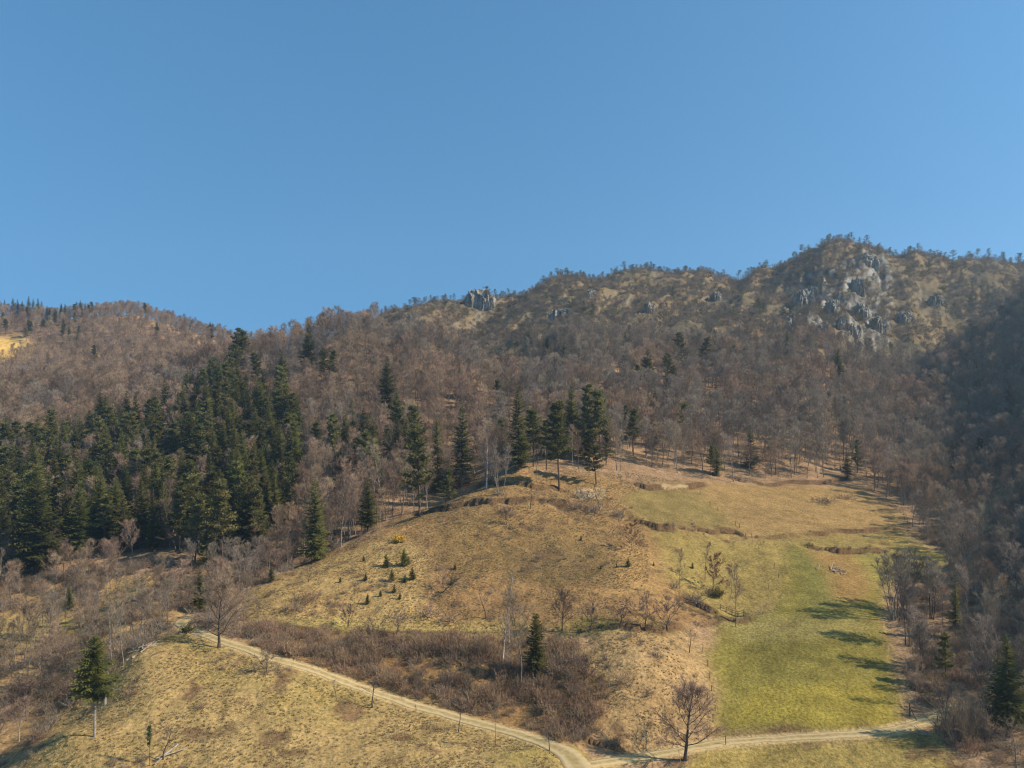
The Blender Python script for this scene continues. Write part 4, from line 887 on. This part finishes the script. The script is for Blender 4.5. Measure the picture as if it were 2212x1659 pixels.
def place_far(kind, key, pos, h, label, cat, group):
    me, H0 = single(key); o = bpy.data.objects.new(kind, me); COL.objects.link(o)
    o.location = [float(q) for q in pos]; o.rotation_euler = (0, 0, RNG.uniform(0, 6.28)); o.scale = (h / H0 * RNG.uniform(.9, 1.2),) * 2 + (h / H0,)
    return tag(o, label, cat, group)
# small pines and spruces along the skylines
LMK = [(1035, 650, 600, 'the rock tower on the ridge'), (1215, 670, 600, 'the shaded crag'), (1350, 600, 700, 'the grassy ridge top'), (1840, 530, 700, 'the summit'), (1990, 565, 700, 'the saddle right of the summit'),
       (2110, 585, 700, 'the ridge at the far right'), (1880, 560, 690, 'the summit crag'), (1760, 660, 600, 'the grey cliffs'), (1480, 700, 560, 'the middle spur'), (1620, 620, 650, 'the dip before the summit'),
       (1250, 640, 650, 'the ridge notch'), (2150, 700, 480, 'the dark right flank'), (40, 760, 640, 'the far yellow field'), (60, 680, 730, 'the far left skyline'), (270, 690, 720, 'the rounded hilltop'), (440, 720, 680, 'the hill\'s right shoulder'), (180, 860, 500, 'the left hill\'s foot')]
USED += LMK
SKY = [(1350, 12), (1415, 8), (1432, 8), (1385, 8), (1500, 8), (1545, 8), (1597, 12), (1625, 10), (1648, 10), (1700, 10), (1742, 12), (1795, 12), (1815, 12), (1838, 12), (1870, 12), (1905, 12), (1985, 12), (2010, 12), (2058, 14), (2080, 12), (2100, 14), (2125, 12), (2165, 14), (2190, 14), (2205, 16), (1062, 18), (1076, 14), (1205, 10), (1230, 12), (1260, 10), (1180, 12), (1950, 10), (1935, 10), (870, 12), (900, 10)]
def crest(u, y0, y1):
    Ys = np.linspace(y0, y1, 200); xx = (u - CU) / F * Ys; k = np.argmax(height(xx, Ys) / Ys); return np.array([xx[k], Ys[k], float(height(xx[k:k + 1], Ys[k:k + 1])[0])])
for u, hp_ in SKY:
    u += RNG.normal(0, 9); hp_ *= RNG.uniform(.6, 1.5)
    p = crest(u, 560, 790); place_far('pine_tree', f'ridgepine{int(u) % 3}', p, (hp_ + 8) * p[1] / F, found_by(u, project(*p)[1], p[1], 'small skyline pine'), 'pine', G_CON)
for u, hp_ in [(28, 32), (38, 30), (48, 28), (62, 38), (72, 34), (82, 36), (90, 30), (132, 28), (165, 26), (174, 28), (184, 22), (272, 18), (10, 26), (400, 12), (412, 14), (425, 12), (438, 12), (452, 14), (466, 12), (480, 12), (492, 12)]:
    p = crest(u, 600, 790); place_far('spruce_tree' if u < 200 else 'pine_tree', f'spruce{int(u) % 4}' if u < 200 else f'ridgepine{int(u) % 3}', p, (hp_ + 10) * p[1] / F, found_by(u, project(*p)[1], p[1], 'dark conifer on the skyline'), 'spruce' if u < 200 else 'pine', G_CON)
nfar = 0; PMASS = []; npm = 0
for (x, y, z, u, v) in near_first(SCON):
    if not (-40 < u < 2250): continue
    mtn = u > 850 and y > 470
    h = RNG.uniform(6, 11) if mtn else RNG.uniform(11, 18)
    if hidden_by(np.array([x]), np.array([y]), np.array([z + .6 * h]))[0] > 0: continue
    nfar += 1
    if mtn and (npm >= 95 or h < 7.2): PMASS.append((x, y, z, h)); continue
    npm += mtn
    if mtn: place_far('pine_tree', f'ridgepine{RNG.integers(0, 3)}', (x, y, z), h, found_by(u, v, y, 'small dark pine on the mountainside'), 'pine', G_CON)
    elif RNG.random() < .5: place_far('spruce_tree', f'spruce{RNG.integers(0, 4)}', (x, y, z), h, found_by(u, v, y, 'scattered dark spruce in the bare forest'), 'spruce', G_CON)
    else: place_far('pine_tree', f'pine{RNG.integers(0, 4)}', (x, y, z), h, found_by(u, v, y, 'scattered dark pine in the bare forest'), 'pine', G_CON)
print('conifers', len(CONPTS), nfar)

# masses: geometry-node scatters of plants nobody could count
def proto_coll(name, keys):
    c = bpy.data.collections.new(name)
    for i, k in enumerate(keys):
        if isinstance(k, str): me = single(k)[0]
        else: me = k
        c.objects.link(bpy.data.objects.new(f'{name}_{i:02d}', me))
    return c
def scatter(name, pts, sc, idx, coll, label, tilt=None):
    n_ = len(pts); me = bpy.data.meshes.new(name); me.vertices.add(n_); me.vertices.foreach_set('co', np.asarray(pts, np.float32).ravel())
    rot = np.zeros((n_, 3), np.float32); rot[:, 2] = RNG.uniform(0, 6.28, n_)
    if tilt: rot[:, :2] = RNG.normal(0, tilt, (n_, 2))
    sc = np.asarray(sc, np.float32); sc = np.repeat(sc[:, None], 3, 1) if sc.ndim == 1 else sc
    for nm, tp_, dat, fld in (('turn', 'FLOAT_VECTOR', rot, 'vector'), ('size', 'FLOAT_VECTOR', sc, 'vector'), ('kind_index', 'INT', np.asarray(idx, np.int32), 'value')):
        a = me.attributes.new(nm, tp_, 'POINT'); a.data.foreach_set(fld, np.ascontiguousarray(dat).ravel())
    o = link(name, me); g_ = bpy.data.node_groups.new(name, 'GeometryNodeTree')
    g_.interface.new_socket('Geometry', in_out='INPUT', socket_type='NodeSocketGeometry'); g_.interface.new_socket('Geometry', in_out='OUTPUT', socket_type='NodeSocketGeometry')
    N = g_.nodes; gi = N.new('NodeGroupInput'); go = N.new('NodeGroupOutput'); ip = N.new('GeometryNodeInstanceOnPoints'); ci = N.new('GeometryNodeCollectionInfo')
    ci.inputs['Collection'].default_value = coll; ci.inputs['Separate Children'].default_value = True; ci.inputs['Reset Children'].default_value = True
    def na(nm, tp_):
        q = N.new('GeometryNodeInputNamedAttribute'); q.data_type = tp_; q.inputs['Name'].default_value = nm; return q.outputs['Attribute']
    Lk = g_.links; Lk.new(gi.outputs[0], ip.inputs['Points']); Lk.new(ci.outputs[0], ip.inputs['Instance']); ip.inputs['Pick Instance'].default_value = True
    Lk.new(na('kind_index', 'INT'), ip.inputs['Instance Index']); Lk.new(na('turn', 'FLOAT_VECTOR'), ip.inputs['Rotation']); Lk.new(na('size', 'FLOAT_VECTOR'), ip.inputs['Scale'])
    Lk.new(ip.outputs[0], go.inputs[0])
    o.modifiers.new('scatter', 'NODES').node_group = g_
    return tag(o, label, None, None, 'stuff')

if PMASS:
    q = np.array(PMASS); scatter('mountain_pines', q[:, :3], q[:, 3] / LIB['ridgepine0'][2], RNG.integers(0, 3, len(q)), proto_coll('small_pines', [f'ridgepine{i}' for i in range(3)]), 'small dark pines sprinkled over the rocky mountainside')
# single bare trees: the largest ones in view; the rest of the woods is a mass
allb = np.concatenate([B1, B2]); px = allb[:, 5] * F / allb[:, 1]
vis = (hidden_by(allb[:, 0], allb[:, 1], allb[:, 2] + .35 * allb[:, 5]) < 0) & (allb[:, 3] > -20) & (allb[:, 3] < 2232)
order = np.argsort(np.where(vis, -px, 1e9)); NIND = 225
ind = allb[order[:NIND]]; rest = allb[order[NIND:]]
LOOKS = {'forest': 'grey-brown bare forest tree', 'greywood': 'grey bare forest tree', 'slim': 'slender bare tree'}
for q in near_first(ind):
    x, y, z, u, v, h = q
    fam = 'slim' if (y < 215 and u < 640 and RNG.random() < .75) else ('greywood' if u > 1250 else 'forest'); nv = 4 if fam == 'slim' else 5
    place('bare_tree', f'{fam}{RNG.integers(0, nv)}', (x, y, z), h, found_by(u, v, y, ('tall ' if h > 17.3 else 'lower ' if h < 11.5 else '') + LOOKS[fam]), 'tree', G_BARE, None, RNG.uniform(.9, 1.2))
brown = (rest[:, 3] < 1130) & ~((rest[:, 1] > 480) & (rest[:, 3] > 820))
small = rest[:, 5] < 9
cw = proto_coll('wood_trees', [f'forest{i}' for i in range(5)] + [f'greywood{i}' for i in range(5)] + [f'scrubwood{i}' for i in range(5)])
mixn = fbm(rest[:, 0] / 40, rest[:, 1] / 40, 3)
br_ = brown | (~brown & (rest[:, 1] < 480) & (mixn > .12))
idx = RNG.integers(0, 5, len(rest)) + np.where(br_ & ~((mixn > .25) & (rest[:, 3] < 1130)), 0, 5) + np.where((rest[:, 1] > 500) & (rest[:, 3] > 820) & (RNG.random(len(rest)) < .75), 5, 0); k = rest[:, 5] / 20.5
scatter('bare_forest', rest[:, :3], np.stack([k * np.where(small, 1.7, 1.1), k * np.where(small, 1.7, 1.1), k], 1), idx, cw, 'leafless grey-brown forest covering the hills')
cs = proto_coll('brush_plants', [f'shrub{i}' for i in range(4)])
scatter('mountain_scrub', B3[:, :3], np.stack([B3[:, 5] * 1.5, B3[:, 5] * 1.5, B3[:, 5]], 1), RNG.choice([1, 3, 3, 0], len(B3)), cs, 'low grey scrub on the grassy mountainside')
# brown thickets below the orchard, in the gully and along the banks
x, y = jgrid(100, 235, 1.55); z, u, v, hid, op = info(x, y)
th = inpoly(u, v, THICKET) & (y > 118)
gl = (~op) & (u < 560) & (y < 205); rb = (~op) & (u > 1960) & (y < 240)
edge_ = (~op) & (u >= 560) & (u < 900) & (y < 260)
nz = fbm(x / 7, y / 7, 3)
kb_ = np.zeros(len(x), bool)
for p in KBRUSH: kb_ |= inpoly(u, v, p)
kb_ &= y < 150
pr = np.where(th, .97 + .8 * nz, 0); pr = np.where(kb_, .35 + 1.2 * nz, pr); pr = np.where(gl, .46 + 1.0 * nz, pr); pr = np.where(rb, .35 + .6 * nz, pr); pr = np.where(edge_, .15, pr)
upm = inpoly(u, v, UPPER) & (hid < 3) & ~inpoly(u, v, THICKET)
nz2 = fbm(x / 11 + 9, y / 11, 3)
pr = np.where(upm, np.clip(np.where(u < 1010, .7, .45) * (nz2 - .10) + .025, .0, .3), pr); bumpm = inpoly(u, v, BUMP) & (hid < 3); pr = np.where(bumpm, np.clip(.9 * (nz2 - .05), .02, .4), pr)
scd = np.full(len(x), 99.0)
for Pl in SCL[:12]:
    for qq in Pl[::2]: scd = np.minimum(scd, (x - qq[0]) ** 2 + (y - qq[1]) ** 2)
pr = np.where((scd < 2.2 ** 2) & (y > 112), np.maximum(pr, .42 * (RNG.random(len(x)) + nz)), pr); lowb = upm | bumpm | (scd < 5)
rdd = bilin(roaddist, S, LY, x / y, np.log(y)); kk = (RNG.random(len(x)) < pr) & (rdd > .9)
T3 = np.stack([x, y, z], 1)[kk]; thk = th[kk]; glk = gl[kk]
hh = np.where(thk, RNG.uniform(1.15, 2.3, len(T3)) * np.clip(1.1 + .8 * nz[kk], .75, 1.6), np.where((kb_ | lowb)[kk] , RNG.uniform(.5, 1.2, len(T3)), RNG.uniform(1.2, 2.6, len(T3))))
ix = np.where(thk, RNG.choice([0, 2, 0, 2, 1], len(T3)), RNG.choice([1, 3, 2, 1], len(T3)))
scatter('brush_thicket', T3, hh, ix, cs, 'tangled brown leafless brush on the banks and in the gully')
print('woods', len(rest), len(B3), len(T3))

# grass tussocks on the open slopes
def tuft(seed, nb=16, h=.55):
    rng = np.random.default_rng(seed); az = rng.uniform(0, 6.28, nb); el = rng.uniform(.25, 1.25, nb); L = h * rng.uniform(.6, 1.2, nb); b = rng.normal(0, .10, (nb, 2))
    P = np.stack([b[:, 0], b[:, 1], np.full(nb, -.05)], 1); D = np.stack([np.cos(az) * np.cos(el), np.sin(az) * np.cos(el), np.sin(el)], 1)
    sd_ = np.stack([-np.sin(az), np.cos(az), np.zeros(nb)], 1) * .045; mid = P + D * (L * .6)[:, None]; tip = mid + (D + [0, 0, -.9]) * (L * .45)[:, None]
    g_ = Geo(); g_.quads(np.stack([P - sd_, P + sd_, mid + sd_ * .8, mid - sd_ * .8], 1)); g_.tris(np.stack([mid - sd_ * .8, mid + sd_ * .8, tip], 1)); return g_
tk = []
for i in range(6): tk.append(tuft(500 + i).mesh('tuft', [M[('straw', 'straw', 'straw_d', 'straw_d', 'grass_g', 'straw')[i]]]))
ct = proto_coll('grass_tufts', tk)
x, y = jgrid(96, 265, .62); z, u, v, hid, op = info(x, y); rdd = bilin(roaddist, S, LY, x / y, np.log(y))
inside = np.zeros(len(x), bool)
for p in OPEN: inside |= inpoly(u, v, p)
inside &= (hid < 2) & (u > -20) & (u < 2230) & (rdd > .5)
fld = inpoly(u, v, FIELD) | inpoly(u, v, LOWFIELD); mead = inpoly(u, v, UPMEADOW) | (inpoly(u, v, MIDMEADOW) & ~fld)
nz = fbm(x / 5, y / 5, 3)
pr = np.where(fld, .10, np.where(mead, .14, .62 + 1.1 * nz)); kk = inside & (RNG.random(len(x)) < pr)
Tt = np.stack([x, y, z], 1)[kk]; fk = fld[kk]; mk_ = mead[kk]; yy_ = y[kk]
ss = np.where(fk, RNG.uniform(.2, .4, len(Tt)), np.where(mk_, RNG.uniform(.25, .5, len(Tt)), RNG.uniform(.35, .95, len(Tt))))
ixs = np.where(fk, RNG.choice([4, 4, 2, 0], len(Tt)), RNG.choice([0, 1, 5, 0, 2, 3, 4], len(Tt)))
scatter('grass_tussocks', Tt, ss, ixs, ct, 'dry straw-coloured grass tussocks on the open slopes', .12)
print('tufts', len(Tt))

# ---------------------------------------------------------------- crags
import bmesh
from mathutils import noise as mn
def rock_mesh(seed):
    bm = bmesh.new(); bmesh.ops.create_icosphere(bm, subdivisions=5, radius=1.0)
    o = Vector((seed * 7.3, seed * 3.1, seed * 5.7))
    for v in bm.verts:
        p = v.co.copy(); q = Vector((math.copysign(abs(p.x) ** .7, p.x), math.copysign(abs(p.y) ** .75, p.y), math.copysign(abs(p.z) ** .6, p.z)))
        f = mn.ridged_multi_fractal(Vector((p.x * 2.6, p.y * 2.6, p.z * .7)) + o, 1.0, 2.1, 4, 1.0, 2.0)
        g2 = mn.multi_fractal(Vector((p.x * 5, p.y * 5, p.z * 1.8)) + o, .9, 2.2, 4)
        st = .07 * math.sin(p.z * 9 + 2 * mn.noise(p * 2 + o))
        v.co = q * (.52 + .34 * f + .10 * g2 + st * .6)
        v.co.z += .25 * mn.noise(Vector((p.x * 2.2, p.y * 2.2, seed))) * (p.z > 0)
    me = bpy.data.meshes.new('rock'); bm.to_mesh(me); bm.free(); me.materials.append(M['rock']); return me
ROCKS = [rock_mesh(i) for i in range(5)]
CRAG = [(1036, 668, 78, 46, 'grey rock tower standing up on the ridge skyline'), (1215, 690, 62, 34, 'dark shaded crag on the slope below the ridge notch'), (1404, 678, 26, 32, 'single pale rock face in the middle of the grassy slope'),
        (1882, 578, 52, 40, 'pale crag just right under the summit'), (1744, 668, 50, 56, 'left buttress of the grey cliffs'), (1762, 640, 34, 30, 'upper left rock of the grey cliffs'), (1858, 640, 34, 52, 'tall pale rib at the upper right of the cliffs'),
        (1866, 690, 42, 46, 'lower right rib of the grey cliffs'), (1805, 680, 40, 44, 'middle rib of the grey cliffs'), (1722, 712, 46, 40, 'low left rocks of the grey cliffs'), (1780, 726, 52, 34, 'broad foot of the grey cliffs'),
        (1848, 732, 42, 42, 'pale striped rock at the cliff foot'), (1902, 720, 40, 46, 'dark rock right of the pale striped one'), (1824, 712, 30, 34, 'narrow rock between the middle ribs'), (1278, 642, 26, 22, 'small rock beside the grassy ridge top'),
        (1322, 606, 24, 18, 'low dark rocks on the ridge skyline'), (880, 690, 34, 18, 'low rock left of the rock tower'), (1550, 650, 30, 26, 'small grey crag on the middle spur'), (1960, 700, 44, 36, 'grey rocks in the right-hand gully'), (2030, 660, 36, 30, 'rocks on the right spur of the mountain')]
for i, (u, vb, wp, hp_, lb) in enumerate(CRAG):
    p = ground_at(u, vb, 470); wm = wp * p[1] / F; hm = hp_ * p[1] / F
    o = link('rock_outcrop', ROCKS[i % 5]); big = i == 0; o.location = (p[0], p[1] + wm * (.30 if big else .36), p[2] + hm * (.22 if big else .12)); o.scale = (wm * .40, wm * .34, hm * (.70 if big else .58)); o.rotation_euler = (0, 0, RNG.uniform(-.6, .6) + (3.14 if i % 2 else 0))
    tag(o, lb, 'rock', 'rock outcrops of the mountain')

# ---------------------------------------------------------------- fence posts, railing, dead wood
def post_mesh(h=1.35, r=.07):
    g_ = Geo(); g_.tube([[0, 0, -.3], [0, 0, h * .5], [.01, 0, h - .08], [.01, 0, h]], [r, r * .95, r * .9, r * .35], 7); return g_.mesh('fence_post', [M['wood']])
PM = post_mesh()
def w2(x, y): return x / 2500 * 2212, y / 2500 * 2212
POSTS = [(1714, 1597, 'fence post beside the forked tree on the tan bank'), (1728, 1627, 'second fence post down the tan bank\'s edge'), (1733, 1656, 'third fence post down the tan bank\'s edge'), (1737, 1687, 'fourth fence post down the tan bank\'s edge'),
         (1740, 1710, 'fifth fence post down the tan bank\'s edge'), (1746, 1736, 'sixth fence post, at the right of the large round tree\'s crown'), (1741, 1762, 'lowest fence post of the tan bank\'s edge'), (1772, 1819, 'single dark fence post beside the side road'),
         (1709, 1209, 'topmost fence post between the two upper meadow halves'), (1734, 1235, 'second post from the top between the upper meadow halves'), (1753, 1247, 'third post from the top between the upper meadow halves'), (1796, 1283, 'fourth post from the top between the upper meadow halves'),
         (1806, 1289, 'post just above the scarp\'s corner'), (1820, 1312, 'dark post at the scarp\'s right corner'), (1836, 1313, 'post right of the scarp\'s corner'), (1853, 1341, 'post below the dividing bank, lower of two'), (1865, 1327, 'post below the dividing bank, upper of two'),
         (1890, 1388, 'thin post in the mown strip below the banks'), (1901, 1411, 'lower thin post in the mown strip'), (1876, 1437, 'thin post above the railing\'s field corner'), (1796, 1530, 'short thin post in front of the wooden railing'), (2288, 1764, 'post at the right side of the road\'s end'),
         (1385, 1280, 'thin post on the smooth slope\'s upper edge')]
for X_, Y_, lb in POSTS:
    p = ground_at(*w2(X_, Y_)); o = link('fence_post', PM); o.location = p; o.rotation_euler = (RNG.normal(0, .04), RNG.normal(0, .04), RNG.uniform(0, 6)); sc_ = RNG.uniform(.85, 1.2); o.scale = (1, 1, sc_)
    tag(o, lb, 'fence post', 'fence posts around the meadows')
def beam(a, b, r=.06, sides=6, name='rail', m_='wood', par=None):
    a = np.array(a, float); b = np.array(b, float); g_ = Geo(); g_.tube([a, (a + b) / 2 + [0, 0, -.03], b], [r, r * .95, r * .8], sides); return link(name, g_.mesh(name, [M[m_]]), par)
# corner post with a slanting brace
p = ground_at(1966, 1546); t = thing('corner_post', 'thick leaning fence corner post with a slanting brace by the road\'s end', 'fence post', tuple(p), 0, None)
beam((0, 0, -.3), (-.12, 0, 2.3), .12, 7, 'post', 'wood', t); q = ground_at(1981, 1558) - p; beam((0, 0, 1.5), tuple(q), .07, 6, 'brace', 'wood', t)
# wooden railing over the hollow
A0 = ground_at(1556, 1316); B0 = ground_at(1607, 1330); t = thing('wooden_railing', 'dark wooden railing curving down round a hollow at the field\'s edge', 'railing', tuple(B0), 0, None)
N_ = 5; base = [A0 + (B0 - A0) * k / (N_ - 1) for k in range(N_)]; tops = []
for k, b in enumerate(base):
    b = b.copy(); b[2] = height(b[0:1], b[1:2])[0]; l = b - B0; hh_ = 1.5 if k == N_ - 1 else 1.15; beam((l[0], l[1], l[2] - .3), (l[0], l[1], l[2] + hh_), .10 if k == N_ - 1 else .08, 6, 'post', 'wood', t); tops.append(np.array([l[0], l[1], l[2] + hh_ - .1]))
for a, b in zip(tops[:-1], tops[1:]):
    beam(a + [0, -.1, 0], b + [0, -.1, 0], .06, 6, 'rail', 'wood', t); beam(a + [0, -.1, -.5], b + [0, -.1, -.5], .05, 6, 'rail', 'wood', t)
beam(tops[-1] + [0, 0, -.4], tops[-1] + [.9, -.4, -1.4], .05, 6, 'brace', 'wood', t)
# stump behind the lone spruce
p = ground_at(227, 1522); t = thing('tree_stump', 'pale high tree stump standing behind the lone spruce', 'stump', tuple(p), 0, None); g_ = Geo(); g_.tube([[0, 0, -.3], [0, 0, .3], [.03, 0, 1.4], [.05, 0, 2.3]], [.34, .24, .21, .19], 9); link('trunk', g_.mesh('trunk', [M['bark_pale']]), t)
g_ = Geo(); g_.tube([[.05, 0, 2.29], [.06, 0, 2.33]], [.19, .04], 9); link('broken_top', g_.mesh('broken_top', [M['wood_pale']]), t)
def dead_pile(u, v, n_, L, spread, label, cat, name, rz0, m_='wood_pale', r=.05):
    p = ground_at(u, v); t = thing(name, label, cat, tuple(p), 0, None); rng = np.random.default_rng(int(u))
    for k in range(n_):
        c = rng.normal(0, spread, 2) * [1, .5]; a = rz0 + rng.normal(0, .45); l = L * rng.uniform(.6, 1.2); d = np.array([math.cos(a), math.sin(a)]) * l / 2
        e1 = p[:2] + c - d; e2 = p[:2] + c + d; z1, z2 = height(np.array([e1[0], e2[0]]), np.array([e1[1], e2[1]])) + .15 + .12 * (k % 3)
        beam((e1[0] - p[0], e1[1] - p[1], z1 - p[2]), (e2[0] - p[0], e2[1] - p[1], z2 + (.8 if k % 4 == 0 else 0) - p[2]), r * rng.uniform(.6, 1.3), 5, 'branch', m_, t)
dead_pile(1815, 1234, 16, 3.2, 1.7, 'heap of pale cut branches on the brown ploughed-looking patch', 'branch heap', 'branch_pile', .3, r=.10)
dead_pile(312, 1400, 9, 4.5, 1.0, 'fallen pale trunks and branches on the bank below the road bend', 'fallen wood', 'fallen_branches', .6, r=.11)
dead_pile(365, 1632, 3, 4.0, .5, 'broken fallen pale trunk beside the ivy-clad tree', 'fallen wood', 'fallen_tree', .9, 'bark_pale', r=.11)
dead_pile(1990, 1590, 5, 2.5, .6, 'few cut poles lying at the willow bush by the road\'s end', 'fallen wood', 'fallen_branches', 2.4, r=.06)

# ---------------------------------------------------------------- the hazy air of the valley
def haze(density):
    b = Geo(); b.box((0, 560, -92), 3400, 1280, 316); me = b.mesh('haze', []); m = bpy.data.materials.new('haze'); m.use_nodes = True; t = m.node_tree; t.nodes.clear()
    o_ = t.nodes.new('ShaderNodeOutputMaterial'); v = t.nodes.new('ShaderNodeVolumePrincipled'); v.inputs['Color'].default_value = (.62, .83, 1, 1); v.inputs['Density'].default_value = density; v.inputs['Anisotropy'].default_value = .35
    t.links.new(v.outputs[0], o_.inputs['Volume']); me.materials.append(m); tag(link('haze', me), 'pale blue haze in the valley air', None, None, 'stuff')
haze(.00016)
